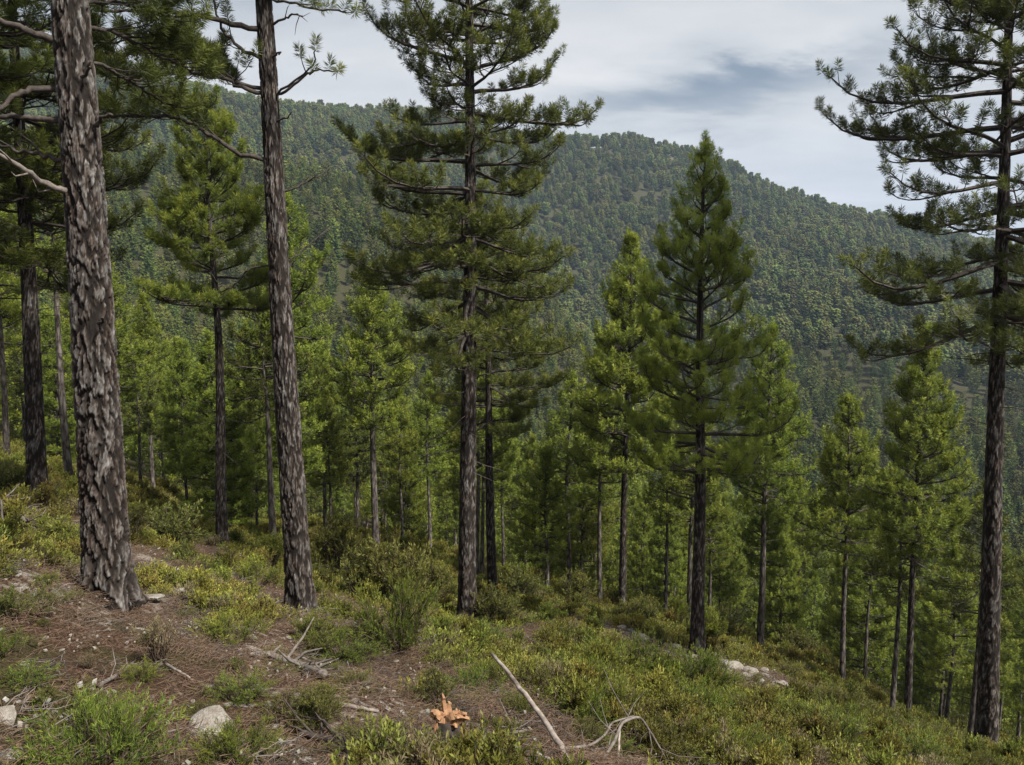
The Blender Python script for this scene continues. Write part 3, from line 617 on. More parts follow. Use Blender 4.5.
STAND = scatter(9000, 21, 96, 0.62, lambda r: 1.9 + 0.026 * r, taken, keep_stand)
STAND.sort(key=lambda p: p[0] ** 2 + p[1] ** 2); STAND = STAND[:272]
R_STAND = math.hypot(*STAND[-1])
for i, p in enumerate(STAND):
    r = math.hypot(*p); near = r < 46
    tm, cm, H = (PN[rng.integers(len(PN))] if near else PF[rng.integers(len(PF))])
    z = float(ground_z(p[0], p[1])); want = rng.uniform(5.5, 9.8) if r < 60 else rng.uniform(7.5, 12.5)
    u, v = project((p[0], p[1], z))
    t = empty('pine_tree', (p[0], p[1], z), rng.uniform(0, 6.28))
    s = want / H; sx = s * rng.uniform(0.9, 1.15); t.scale = (sx, sx, s)
    gap = next(g for g in GAPS if u < g[0])
    band = 'slim young ' if near else 'smaller distant '
    tag(t, band + gap[2], 'pine tree', ('near ' if near else 'distant ') + gap[1])
    obj('trunk', tm, t); obj('crown', cm, t)

# ------------------------------------------------------------------ far forest: one mass of instanced pines
def instancer(name, protos, P, rot, scl, idx, vary, label, cat):
    me = bpy.data.meshes.new(name); me.vertices.add(len(P)); me.vertices.foreach_set('co', np.asarray(P, np.float32).ravel())
    for nm, ty, dat in (('rot', 'FLOAT', rot), ('scl', 'FLOAT', scl), ('idx', 'INT', idx), ('vary', 'FLOAT', vary)):
        a = me.attributes.new(nm, ty, 'POINT'); a.data.foreach_set('value', np.asarray(dat, np.int32 if ty == 'INT' else np.float32))
    o = obj(name, me); tag(o, label, cat, kind='stuff')
    ng = bpy.data.node_groups.new(name, 'GeometryNodeTree')
    ng.interface.new_socket('Geometry', in_out='INPUT', socket_type='NodeSocketGeometry'); ng.interface.new_socket('Geometry', in_out='OUTPUT', socket_type='NodeSocketGeometry')
    N = ng.nodes; L = ng.links; gi = N.new('NodeGroupInput'); go = N.new('NodeGroupOutput')
    iop = N.new('GeometryNodeInstanceOnPoints'); jn = N.new('GeometryNodeJoinGeometry')
    for pm in reversed(protos):
        po = bpy.data.objects.new(name + '_kind', pm)
        oi = N.new('GeometryNodeObjectInfo'); oi.inputs['Object'].default_value = po; oi.inputs['As Instance'].default_value = False
        gt = N.new('GeometryNodeGeometryToInstance'); L.new(oi.outputs['Geometry'], gt.inputs[0]); L.new(gt.outputs[0], jn.inputs[0])
    def at_(nm, ty):
        q = N.new('GeometryNodeInputNamedAttribute'); q.data_type = ty; q.inputs['Name'].default_value = nm; return q.outputs['Attribute']
    cx = N.new('ShaderNodeCombineXYZ'); L.new(at_('rot', 'FLOAT'), cx.inputs[2])
    er = N.new('FunctionNodeEulerToRotation'); L.new(cx.outputs[0], er.inputs[0])
    L.new(gi.outputs[0], iop.inputs['Points']); L.new(jn.outputs[0], iop.inputs['Instance']); iop.inputs['Pick Instance'].default_value = True
    L.new(at_('idx', 'INT'), iop.inputs['Instance Index']); L.new(er.outputs[0], iop.inputs['Rotation']); L.new(at_('scl', 'FLOAT'), iop.inputs['Scale'])
    L.new(iop.outputs[0], go.inputs[0])
    md = o.modifiers.new('scatter', 'NODES'); md.node_group = ng
    return o
def far_pine(seed, lod):
    g = np.random.default_rng(seed); b = Buf(); H = 10.0; cb = g.uniform(1.6, 3.0); Rm = g.uniform(1.7, 2.3) if lod == 0 else g.uniform(2.4, 3.0); rounded = g.uniform(0.6, 1.3)
    ax = stem_axis(H, (0, 0), 0.12, seed); z = np.linspace(-0.6, H - 0.6, 7); b.add(*tube(ax(z), 0.15 * (1 - z / H * 0.8), 5, False), 0)
    n = 620 if lod == 0 else 330; size = 0.40 if lod == 0 else 0.62
    # clumps sit on boughs; each clump is a spray of leaf sized faces
    P = []; D = []; T = []
    zz = cb
    while zz < H - 0.2:
        t = (zz - cb) / (H - cb); prof = (1 - t) ** (0.62 * rounded) * min(1, 0.55 + 2 * t); k = max(3, int(7 * prof + 2)); a0 = g.uniform(0, 6.28)
        for i in range(k):
            L = Rm * prof * g.uniform(0.6, 1.2) + 0.15; a = a0 + i * 6.283 / k + g.normal(0, .2); up = -0.1 + 0.75 * t
            for f in np.linspace(0.35, 1, max(2, int(L / 0.42))):
                P.append(ax(zz) + np.array((math.cos(a) * L * f, math.sin(a) * L * f, up * L * f * 0.6 + 0.25 * f * f)) + g.normal(0, 0.08, 3))
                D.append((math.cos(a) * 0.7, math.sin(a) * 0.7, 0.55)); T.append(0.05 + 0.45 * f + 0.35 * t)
        zz += 0.62 * g.uniform(0.8, 1.2)
    P.append(ax(H) - np.array((0, 0, .5))); D.append((0, 0, 1.)); T.append(0.8)
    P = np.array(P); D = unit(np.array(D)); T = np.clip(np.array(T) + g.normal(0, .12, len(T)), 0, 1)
    for c, d, t in zip(P, D, T):
        s = (0.25 if lod == 0 else 0.50) * g.uniform(0.7, 1.25); V = ICO[0] * s * g.uniform(0.7, 1.3, (len(ICO[0]), 1)); V[:, 2] *= 0.8
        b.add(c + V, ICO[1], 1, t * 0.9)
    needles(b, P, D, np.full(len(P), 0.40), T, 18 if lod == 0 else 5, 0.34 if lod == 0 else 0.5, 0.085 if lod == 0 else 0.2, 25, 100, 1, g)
    return b.mesh('far_pine', [MAT['bark_far'], MAT['needle_far']])
_t = (1 + 5 ** .5) / 2
ICO = (unit(np.array([(-1, _t, 0), (1, _t, 0), (-1, -_t, 0), (1, -_t, 0), (0, -1, _t), (0, 1, _t), (0, -1, -_t), (0, 1, -_t), (_t, 0, -1), (_t, 0, 1), (-_t, 0, -1), (-_t, 0, 1)])),
       np.array([(0, 11, 5), (0, 5, 1), (0, 1, 7), (0, 7, 10), (0, 10, 11), (1, 5, 9), (5, 11, 4), (11, 10, 2), (10, 7, 6), (7, 1, 8), (3, 9, 4), (3, 4, 2), (3, 2, 6), (3, 6, 8), (3, 8, 9), (4, 9, 5), (2, 4, 11), (6, 2, 10), (8, 6, 7), (9, 8, 1)]))
def far_forest():
    def dens(p, r, a):
        m = fbm(p[0] * 0.014 + 3, p[1] * 0.014, 3, 60)
        m = m + 0.10 * math.exp(-((a - 0.40) / 0.16) ** 2 - ((r - 480) / 170) ** 2)
        return rng.uniform() < 1.15 - sstep(0.62, 0.76, float(m)) * 0.8
    pts = scatter(20000, 46, 170, 0.66, lambda r: 1.4 + .014 * r, [np.array(q) for q in STAND + taken]); n0 = len(pts)
    pts += [p for p in scatter(24000, 170, 260, 0.66, lambda r: 4.2, [], dens)]
    pts += scatter(80000, 260, 1120, 0.66, lambda r: 5.4 + (r - 260) * 0.0048, [], dens)
    P = np.array(pts); z = ground_z(P[:, 0], P[:, 1]); r = np.hypot(P[:, 0], P[:, 1]); n = len(P)
    print('far pines', n, n0)
    idx = np.where(r < 170, rng.integers(9, 13, n), np.where(r < 430, rng.integers(0, 5, n), rng.integers(5, 9, n)))
    scl = rng.uniform(0.75, 1.15, n) * np.where(rng.uniform(size=n) < 0.12, 0.65, 1.0) * np.where(r < 110, rng.uniform(0.4, 1.0, n), np.where(r < 170, rng.uniform(1.1, 1.7, n), np.where(r < 420, rng.uniform(.8, 1.25, n), 1.0)))
    scl = scl * np.where(r > 260, 1.28 + .30 * sstep(260, 900, r), 1.0)
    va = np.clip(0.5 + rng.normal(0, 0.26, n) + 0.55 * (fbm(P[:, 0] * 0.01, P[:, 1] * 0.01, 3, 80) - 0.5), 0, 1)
    sp = [crown_mesh(7.2, 0.085, stem_axis(7.2, (0, 0), .1, 600 + i), 620 + i, 0.8 + .3 * i, 1.6, 2, shape='cone' if i % 2 else 'oval', young=True, nb=5, whorl=.42, dens=1.1, mats=[MAT['bark_far'], MAT['needle_stand']], stem=True) for i in range(4)]
    va = np.clip(va + 0.14 * (1 - sstep(380, 520, r)) * (P[:, 0] < 60) - .06, 0, 1)
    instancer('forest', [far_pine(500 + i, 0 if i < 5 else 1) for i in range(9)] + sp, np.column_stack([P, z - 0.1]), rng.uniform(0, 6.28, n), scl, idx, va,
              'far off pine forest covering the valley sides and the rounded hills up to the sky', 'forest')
far_forest()

# ------------------------------------------------------------------ shrubs, saplings, stones, dead wood
def shrub_mesh(seed, h, rad, stems, leaf, mat, K=10, ln=0.05, w=0.014, lift=0.6, sprig=0.10, bare=0.25, stem_r_=0.010, tuft=0.0, smat='stem'):
    g = np.random.default_rng(seed); b = Buf(); sh = []
    for i in range(stems):
        a = g.uniform(0, 6.28); el = math.asin(g.uniform(0.10, 1.0)) if lift < 0.8 else g.uniform(0.7, 1.5)
        f = g.uniform(0.72, 1.08); e = np.array((math.cos(a) * math.cos(el) * rad * f, math.sin(a) * math.cos(el) * rad * f, (0.12 + 0.88 * math.sin(el)) * h * f))
        p0 = np.array((math.cos(a), math.sin(a), 0)) * rad * g.uniform(0, 0.30 if lift < 0.8 else 0.08); p0[2] = -0.03
        n = 6; s = np.linspace(0, 1, n)[:, None]
        P = p0 * (1 - s) + e * s; P[:, 2] += 0.22 * h * np.sin(s[:, 0] * math.pi) * (lift - 0.4) - 0.0; P[1:] += g.normal(0, 0.035 * h, (n - 1, 3))
        b.add(*tube(P, np.linspace(stem_r_, stem_r_ * 0.3, n), 4, False), 0)
        Ls = np.linalg.norm(e - p0); m = max(3, int(Ls / 0.045 * leaf))
        for q in np.sort(g.uniform(bare, 1, m)):
            fi = q * (n - 1); k = min(int(fi), n - 2); p = P[k] * (1 - fi + k) + P[k + 1] * (fi - k); d = unit(P[k + 1] - P[k])
            dd = unit(d * 0.7 + g.normal(0, 0.5, 3) + np.array((0, 0, 0.55))); sl = sprig * g.uniform(0.5, 1.4) * (1.15 - 0.4 * q)
            sh.append((p, dd, sl, q))
            if g.uniform() < 0.25: b.add(*tube([p, p + dd * sl], [0.003, 0.0015], 3, False), 0)
        sh.append((P[-1] - 0.02, unit(P[-1] - P[-2] + np.array((0, 0, .03))), sprig, 1.0))
    P = np.array([s[0] for s in sh]); D = np.array([s[1] for s in sh]); Ls = np.array([s[2] for s in sh]); fr = np.array([s[3] for s in sh])
    t = np.clip(0.15 + 0.5 * fr + g.normal(0, 0.16, len(P)), 0, 1)
    needles(b, P, D, Ls, t, K, ln, w, 20, 60, 1, g)
    return b.mesh('shrub', [MAT[smat], MAT[mat]])
SH = {
 'juniper': [shrub_mesh(700 + i, 0.42, 0.42, 46, 1.1, 'juniper', 13, 0.042, 0.0065, 0.7, 0.12) for i in range(3)],
 'upright': [shrub_mesh(710 + i, 0.65, 0.32, 40, 1.2, 'juniper', 13, 0.045, 0.007, 0.9, 0.12, 0.3, 0.012) for i in range(2)],
 'mat': [shrub_mesh(720 + i, 0.30, 0.62, 66, 1.1, 'juniper', 13, 0.045, 0.0065, 0.55, 0.12) for i in range(3)],
 'olive': [shrub_mesh(730 + i, 0.36, 0.55, 52, 1.0, 'olive', 12, 0.04, 0.007, 0.6, 0.10) for i in range(3)],
 'tall': [shrub_mesh(740 + i, 0.95, 0.5, 42, 0.8, 'olive', 8, 0.06, 0.014, 0.75, 0.14, 0.3, 0.013) for i in range(2)],
 'dry': [shrub_mesh(750 + i, 0.5, 0.42, 60, 0.28, 'dry', 6, 0.035, 0.008, 0.85, 0.08, 0.45, 0.007) for i in range(2)],
}
SIZE = {'juniper': 0.84, 'upright': 0.66, 'mat': 1.24, 'olive': 1.1, 'tall': 1.0, 'dry': 0.86}
NAMES = {'juniper': ('juniper_shrub', 'shrub'), 'upright': ('juniper_shrub', 'shrub'), 'mat': ('juniper_mat', 'shrub'), 'olive': ('heath_shrub', 'shrub'), 'tall': ('heath_shrub', 'shrub'), 'dry': ('dry_shrub', 'shrub')}
def shrub(kind, u, v, wpx, label, group=None, hs=1.0, tilt=0.0):
    p = ground_hit(u, v); w = wpx / F_PX * p[1]; me = SH[kind][rng.integers(len(SH[kind]))]
    o = obj(NAMES[kind][0], me); s = w / SIZE[kind]; o.location = p; o.scale = (s, s, s * hs); o.rotation_euler = (0, 0, rng.uniform(0, 6.28))
    tag(o, label, 'shrub', group); return o
SHRUBS = [
 ('juniper', 226, 645, 82, 'bright green feathery juniper mound just right of the dry twiggy shrub', .75),
 ('dry', 158, 665, 78, 'bare twiggy brown shrub right in front of the thickest trunk', 1.0),
 ('mat', 100, 768, 180, 'wide dark and bright green juniper mat between the pale boulders and corner', 1.25),
 ('mat', 75, 735, 130, 'dull green juniper mat behind the widest juniper mat', .9),
 ('juniper', 2, 655, 44, 'green juniper cut off by the left edge, on brown litter', 1.2),
 ('olive', 30, 612, 90, 'low olive shrub on the slope left of the thickest trunk', .6),
 ('mat', 340, 655, 95, 'rounded green shrub at the foot of the tall leaning pine', .7),
 ('juniper', 318, 640, 60, 'small dark green shrub touching the base of the tall leaning pine', .9),
 ('juniper', 397, 645, 88, 'vivid green bush with short dark stems over bare soil', 1.5),
 ('olive', 355, 690, 60, 'small olive shrub in front of the grey fallen log', .9),
 ('juniper', 515, 668, 34, 'small round vivid green juniper just above the pale pole', 1.1),
 ('juniper', 487, 645, 56, 'bright green juniper beneath the tall central pine', .7),
 ('mat', 600, 675, 110, 'yellow green low mat in the middle of the clearing', .7),
 ('mat', 690, 670, 75, 'fresh green mat in front of the dark stem of the cone shaped pine', .8),
 ('mat', 715, 690, 80, 'green mat downhill from the stony patch', .7),
 ('juniper', 690, 715, 80, 'dense green juniper clump above the tangle of grey branches', .8),
 ('mat', 470, 700, 100, 'dull green mat behind the orange splintered stump', .8),
 ('olive', 545, 700, 120, 'wide olive heath clump to the right of the pale pole', .7),
 ('olive', 440, 665, 60, 'small olive clump in front of the bush with dark stems', .8),
 ('tall', 335, 585, 74, 'tall dark green bush behind the tall leaning pine', 1.2),
 ('tall', 395, 612, 90, 'tall pale olive bush behind the vivid green bush', .95),
 ('tall', 432, 607, 60, 'pale olive bush left of the tall central pine', .9),
 ('tall', 360, 600, 62, 'greyish bush between the leaning pine and the tall pale bush', .95),
 ('tall', 170, 555, 80, 'pale olive thicket behind the thickest trunk on its right', .75),
 ('tall', 130, 540, 50, 'low thicket touching the right side of the thickest trunk', .8),
 ('olive', 60, 545, 70, 'green heath shrub at the foot of the straight grey stemmed pine', .9),
 ('tall', 12, 500, 50, 'pale bush at the left end of the slope crest', .9),
 ('juniper', 255, 585, 60, 'green juniper left of the base of the tall leaning pine', .8),
 ('juniper', 240, 700, 70, 'olive green shrub on the litter above the round boulder', .7),
 ('olive', 290, 720, 90, 'wide dull heath clump left of the white stick', .7),
 ('juniper', 235, 765, 90, 'bright juniper at the bottom edge beside the round boulder', 1.0),
 ('olive', 375, 750, 110, 'olive clump between the white stick and the stump', .6),
 ('olive', 500, 745, 80, 'dull olive clump directly right of the orange stump', .7),
 ('olive', 525, 600, 60, 'bushy olive shrub right of the dark slender pine', 1.0),
 ('tall', 575, 603, 45, 'dark small bush between the lone pine and the pale thin pine', .8),
 ('tall', 640, 628, 45, 'dark bush right of the full crowned pine stem', .8),
 ('tall', 728, 640, 44, 'yellowish bush between the cone shaped pine and the grey stemmed pine', 1.0),
 ('olive', 745, 655, 50, 'dark rounded shrub at the foot of the grey stemmed pine', .9),
 ('olive', 785, 680, 55, 'low shrub left of the heap of pale sticks', .9),
 ('tall', 850, 668, 50, 'yellow green bush beside the heap of pale sticks', 1.0),
 ('tall', 955, 715, 60, 'bush left of the nearly black pine', .9),
 ('tall', 1012, 740, 40, 'bush right of the base of the nearly black pine', .9),
 ('mat', 760, 720, 110, 'yellow green mat below the low shrub, right of the dense clump', .8),
 ('mat', 830, 745, 130, 'broad yellow green mat on the steep lower slope', .8),
 ('mat', 740, 760, 120, 'bright green mat at the bottom edge right of the grey branches', .8),
 ('mat', 900, 762, 120, 'bright green mat at the bottom edge below the slender dark pine', .8),
 ('olive', 880, 735, 90, 'olive clump just below the heap of pale sticks', .7),
 ('olive', 660, 760, 90, 'olive clump behind the tangle of grey branches', .6),
 ('olive', 430, 765, 100, 'dark olive clump around the foot of the splintered stump', .55),
 ('olive', 940, 750, 80, 'dull heath clump in front of the nearly black pine', .7),
]
for _ in range(64):
    u = rng.uniform(480, 1024); v = rng.uniform(max(640 + (u - 480) * 0.16, 660), 775)
    shrub(['mat', 'olive', 'mat', 'juniper'][rng.integers(4)], u, v, rng.uniform(34, 80), 'small heath mound filling the lower slope between the larger shrubs', 'small heath mounds of the lower slope', rng.uniform(.8, 1.35))
for _ in range(64):
    u = rng.uniform(0, 470); v = rng.uniform(560 + 60 * (u / 470), 770)
    shrub(['dry', 'olive', 'olive', 'olive', 'tall', 'juniper'][rng.integers(6)], u, v, rng.uniform(20, 60) * (0.55 + (v - 540) / 400), 'small scrubby tuft growing in the brown litter of the upper slope', 'small scrubby tufts of the upper slope', rng.uniform(.5, .9))
for _ in range(34):
    u = rng.uniform(140, 1000); v = float(np.interp(u, [140, 300, 470, 700, 850, 1000], [548, 572, 606, 630, 672, 728])) + rng.uniform(-14, 22)
    shrub(['tall', 'tall', 'olive', 'upright'][rng.integers(4)], u, v, rng.uniform(22, 52), 'brushy bush standing along the brow where the slope drops away', 'bushes along the brow of the slope', rng.uniform(.7, 1.15))
for k, u, v, w, lb, hs in SHRUBS: shrub(k, u, v, w, lb, 'shrubs on the near slope', hs)

def rock_mesh(seed, flat=0.6):
    import bmesh
    bm = bmesh.new(); bmesh.ops.create_icosphere(bm, subdivisions=4, radius=0.5); g = np.random.default_rng(seed); pl = [(unit(g.normal(size=3)), g.uniform(0.26, 0.44)) for _ in range(14)]
    co = np.array([v.co[:] for v in bm.verts])
    for nrm, d in pl:
        s = co @ nrm; co = np.where((s > d)[:, None], co - np.outer(s - d, nrm) * 0.9, co)
    co *= 1 + 0.10 * (fbm(co[:, 0] * 4 + seed, co[:, 1] * 4 + co[:, 2] * 3, 4, seed) - .5)[:, None] * 2
    co[:, 2] *= flat
    for v, c in zip(bm.verts, co): v.co = c
    me = bpy.data.meshes.new('rock'); bm.to_mesh(me); bm.free(); me.materials.append(MAT['rock'])
    for p in me.polygons: p.use_smooth = False
    return me
RK = [rock_mesh(i, 0.45 + 0.1 * (i % 3)) for i in range(6)]
def rock(u, v, wpx, label, group='pale stones on the slope', hs=1.0):
    p = ground_hit(u, v); o = obj('rock', RK[rng.integers(len(RK))]); s = wpx / F_PX * p[1] * 1.35
    o.location = p + np.array((0, 0, 0.10 * s)); o.scale = (s, s * rng.uniform(0.7, 1), s * hs); o.rotation_euler = (rng.uniform(-.2, .2), rng.uniform(-.2, .2), rng.uniform(0, 6.28)); tag(o, label, 'rock', group)
rock(213, 732, 46, 'pale rounded boulder half sunk in litter near the bottom'); rock(3, 722, 30, 'pale boulder cut off by the left edge')
rock(8, 760, 26, 'flat pale stone in the bottom left corner'); rock(48, 718, 18, 'small pinkish stone between the edge boulder and the juniper mat')
rock(152, 600, 24, 'largest pale slab of the stony ledge right of the thickest trunk', hs=.5); rock(172, 596, 24, 'smaller broken slab next to the ledge slab', hs=.6)
for u, v, w in [(190, 600, 14), (204, 594, 12), (165, 585, 14), (215, 588, 10), (140, 588, 16), (180, 582, 12)]: rock(u, v, w, 'small pale stone scattered along the stony ledge right of the thickest trunk', 'stones of the ledge', .6)
for u, v, w in [(640, 640, 16), (655, 634, 12), (632, 632, 11), (665, 640, 12), (622, 630, 10), (676, 648, 12)]: rock(u, v, w, 'pale stone in the stony patch left of the cone shaped pine', 'stones left of the cone shaped pine', .6)
for u, v, w in [(722, 664, 16), (738, 668, 13), (752, 673, 14), (712, 657, 12), (735, 658, 10), (765, 672, 10)]: rock(u, v, w, 'pale stone in the stony patch right of the cone shaped pine', 'stones right of the cone shaped pine', .6)
for u, v, w in [(20, 592, 12), (42, 586, 10), (66, 575, 12), (12, 570, 10), (72, 600, 9)]: rock(u, v, w, 'small stone on the bank left of the thickest trunk', 'stones on the left bank', .6)

for u, v in [(688, 654), (700, 660), (726, 668), (744, 676), (762, 682), (780, 688), (798, 694), (815, 699), (832, 706), (848, 713), (706, 652), (770, 676), (790, 682), (808, 690)]:
    rock(u + rng.uniform(-5, 5), v + rng.uniform(-4, 4), rng.uniform(7, 15), 'pale stone of the stony strip running down to the heap of sticks', 'stones of the downhill strip', .7)
for _ in range(18):
    u = rng.uniform(0, 460); v = rng.uniform(575 + 40 * u / 460, 765); rock(u, v, rng.uniform(4, 13), 'small pale stone half buried in the brown litter of the upper slope', 'stones in the litter of the upper slope', rng.uniform(.5, .9))
def stick(name, pts, Y, r, label, mat='deadwood', cat='stick', forks=(), lift=0.03, group=None, on_ground=True, twigs=0, seed=1):
    """pts: pixels along the stick; on_ground lays it along the slope"""
    g = np.random.default_rng(seed)
    if on_ground: P = np.array([ground_hit(u, v) for u, v in pts]); P[:, 2] += lift
    else: P = np.array([at(u, v, Y[0] + (Y[1] - Y[0]) * i / (len(pts) - 1)) for i, (u, v) in enumerate(pts)])
    def fine(P):
        n = len(P); f = np.linspace(0, n - 1, n * 4 - 3); i = np.minimum(f.astype(int), n - 2); w = (f - i)[:, None]; Q = P[i] * (1 - w) + P[i + 1] * w
        return np.vstack([Q[0], (Q[:-2] + 2 * Q[1:-1] + Q[2:]) / 4, Q[-1]])
    Q = fine(P); b = Buf(); Q[1:-1] += g.normal(0, r * .12, Q[1:-1].shape)
    b.add(*tube(Q, np.linspace(r, r * 0.55, len(Q)), 8, True, 0.10), 0)
    for i in range(twigs):
        k = int(g.uniform(0.1, 0.98) * (len(Q) - 1)); d = unit(unit(Q[min(k + 1, len(Q) - 1)] - Q[max(k - 1, 0)]) + g.normal(0, 0.7, 3) * (1, 1, .6) + np.array((0, 0, .18))); l = g.uniform(0.10, 0.45)
        m = Q[k] + d * l * .5 + g.normal(0, .03, 3); b.add(*tube([Q[k], m, m + unit(d + g.normal(0, .3, 3)) * l * .5], [r * .35, r * .25, r * .12], 4, False), 0)
    o = obj(name, b.mesh(name, [MAT[mat]], True)); c = Q.mean(0); me = o.data
    me.transform(__import__('mathutils').Matrix.Translation(-c)); o.location = c
    tag(o, label, cat, group); return o
stick('pale_pole', [(576, 778), (560, 745), (545, 722), (525, 694), (508, 672), (492, 654)], (4.9, 6.0), 0.024, 'long pale peeled pole leaning up out of the shrubs near the bottom', 'palewood', 'pole', on_ground=False, seed=3)
stick('fallen_branch', [(245, 657), (270, 662), (300, 671), (325, 681)], None, 0.055, 'grey fallen log with thin twigs below the leaning pine', 'deadwood', 'log', twigs=16, seed=4, lift=.06)
stick('fallen_branch', [(338, 708), (358, 711), (379, 715)], None, 0.018, 'short white peeled stick lying on litter left of the stump', 'palewood', 'stick', seed=5, lift=.02)
stick('fallen_branch', [(600, 765), (615, 740), (622, 722), (640, 716), (652, 735), (668, 762)], (5.6, 6.2), 0.014, 'tangled arching bare grey branch sticking up at the bottom edge', 'deadwood', 'branch', on_ground=False, twigs=7, seed=6)
stick('fallen_branch', [(565, 748), (590, 746), (605, 735), (612, 722), (634, 716)], (5.5, 6.2), 0.012, 'thin forked grey branch just right of the foot of the pale pole', 'deadwood', 'branch', on_ground=False, twigs=7, seed=7)
stick('fallen_branch', [(618, 765), (619, 745), (620, 728)], (5.7, 6.0), 0.012, 'short upright grey twig inside the arching bare branch', 'palewood', 'branch', on_ground=False, seed=17)
stick('fallen_branch', [(355, 765), (345, 748), (315, 742), (297, 735)], None, 0.03, 'brown rotten branch low at the bottom between two heath clumps', 'branch', 'branch', twigs=10, seed=8)
stick('fallen_branch', [(480, 735), (500, 738), (530, 735)], None, 0.018, 'thin grey branch lying right of the orange stump', 'deadwood', 'branch', twigs=8, seed=9)
stick('fallen_branch', [(100, 690), (120, 678), (135, 665)], None, 0.016, 'thin pale twig on brown litter before the thickest trunk', 'deadwood', 'branch', twigs=3, seed=10)
stick('fallen_branch', [(165, 668), (180, 676), (190, 683)], None, 0.012, 'pale bark sliver under the dry twiggy shrub', 'palewood', 'stick', seed=12)
stick('fallen_branch', [(0, 545), (3, 528), (1, 500)], (9.5, 9.5), 0.02, 'pale upright dead stub at the left edge', 'deadwood', 'stick', on_ground=False, seed=13)
for i, (p, r_) in enumerate([([(812, 682), (835, 690), (852, 698)], .05), ([(828, 688), (850, 702), (872, 716)], .04), ([(838, 696), (858, 700), (878, 712)], .03), ([(820, 690), (845, 695), (868, 705)], .03), ([(846, 690), (856, 704), (862, 716)], .025)]):
    stick('fallen_branch', p, None, r_, 'pale stick of the heap under the neat pointed pine', 'deadwood', 'stick', twigs=7, seed=20 + i, lift=.06 + .04 * i, group='sticks of the pale heap')
for i, p in enumerate([[(0, 528), (12, 522), (26, 520)], [(2, 536), (14, 530), (30, 528)], [(4, 520), (16, 526), (28, 534)], [(0, 516), (10, 518), (24, 514)]]):
    stick('fallen_branch', p, None, .045, 'grey stick of the woody heap at the left edge', 'deadwood', 'stick', twigs=7, seed=30 + i, lift=.06 + .05 * i, group='sticks of the left woody heap')

def stump():
    p = ground_hit(448, 752); top = at(448, 716, p[1]); h = top[2] - p[2]; g = np.random.default_rng(8)
    t = empty('splintered_stump', p); tag(t, 'broken pine stump with bright orange splintered wood on top', 'stump')
    th = np.linspace(0, 2 * math.pi, 40, endpoint=False); z = np.linspace(-0.15, h, 14); Z, TH = np.meshgrid(z, th, indexing='ij')
    rr = 0.070 + 0.02 * np.sin(3 * TH + 1) + 0.05 * np.exp(-(Z + .15) / .12) + 0.03 * (fbm(np.cos(TH) * 3 + 4, Z * 9 + np.sin(TH) * 3, 3, 5) - .5)
    V = np.stack([rr * np.cos(TH), rr * np.sin(TH), Z], -1).reshape(-1, 3); n, m = Z.shape
    i = np.arange(n - 1)[:, None] * m; j = np.arange(m)[None]; k2 = (j + 1) % m; q = np.stack([i + j, i + k2, i + m + k2, i + m + j], -1).reshape(-1, 4)
    b = Buf(); b.add(V, np.concatenate([q[:, [0, 1, 2]], q[:, [0, 2, 3]]]), 0, 0.3); obj('bark_base', b.mesh('bark_base', [MAT['branch']], True), t)
    # flared splinters: long wedges torn outwards, highest at the back, two broad lobes and a spike
    b = Buf()
    px = p[1] / F_PX
    def wedge(x0, z0, x1, z1, wd, th_, y0=0.0, y1=0.0, n=7):
        s = np.linspace(0, 1, n); C = np.stack([x0 + (x1 - x0) * s, y0 + (y1 - y0) * s, z0 + (z1 - z0) * s + 0.02 * np.sin(s * 3.1)], 1)
        C[1:] += g.normal(0, .004, C[1:].shape); d = unit(C[-1] - C[0]); a = unit(np.cross(d, (0.1, 1, 0.2))); c = np.cross(d, a)
        w = wd * (1 - 0.75 * s ** 2) * (1 + g.uniform(-.15, .15, n)); k = th_ * (1 - .6 * s)
        ring = np.stack([C + a * w[:, None], C + c * k[:, None] + a * w[:, None] * .2, C - a * w[:, None], C - c * k[:, None]], 1); V = ring.reshape(-1, 3)
        i = np.arange(n - 1)[:, None] * 4; j = np.arange(4)[None]; kk = (j + 1) % 4; q = np.stack([i + j, i + kk, i + 4 + kk, i + 4 + j], -1).reshape(-1, 4); e = (n - 1) * 4
        b.add(V, np.concatenate([q[:, [0, 1, 2]], q[:, [0, 2, 3]], [[0, 2, 1], [0, 3, 2], [e, e + 1, e + 2], [e, e + 2, e + 3]]]), 0, 0.5)
    for q in range(9):
        a = g.uniform(0, 6.28); L = g.uniform(8, 17) * px; wedge(math.cos(a) * .03, h - .06, math.cos(a) * L, h + g.uniform(-.01, .05), g.uniform(.02, .04), .030, math.sin(a) * .03, math.sin(a) * L * .8)
    for x1, z1, wd in [(-19, 3, .05), (-14, -6, .05), (-17, -2, .04), (17, 4, .05), (22, 0, .05), (20, 7, .045), (12, 6, .05), (10, -7, .05), (-8, -9, .04)]:
        wedge(0, h - .05, x1 * px, h + z1 * px * .9, wd, .034, -.02, g.uniform(-.09, .03))
    wedge(-2 * px, h - .05, -6 * px, h + 20 * px, .022, .012, .03, .05); wedge(0, h - .05, 0, h + 10 * px, .03, .014, .04, .06)
    obj('splintered_wood', b.mesh('splintered_wood', [MAT['splinter']]), t)
stump()

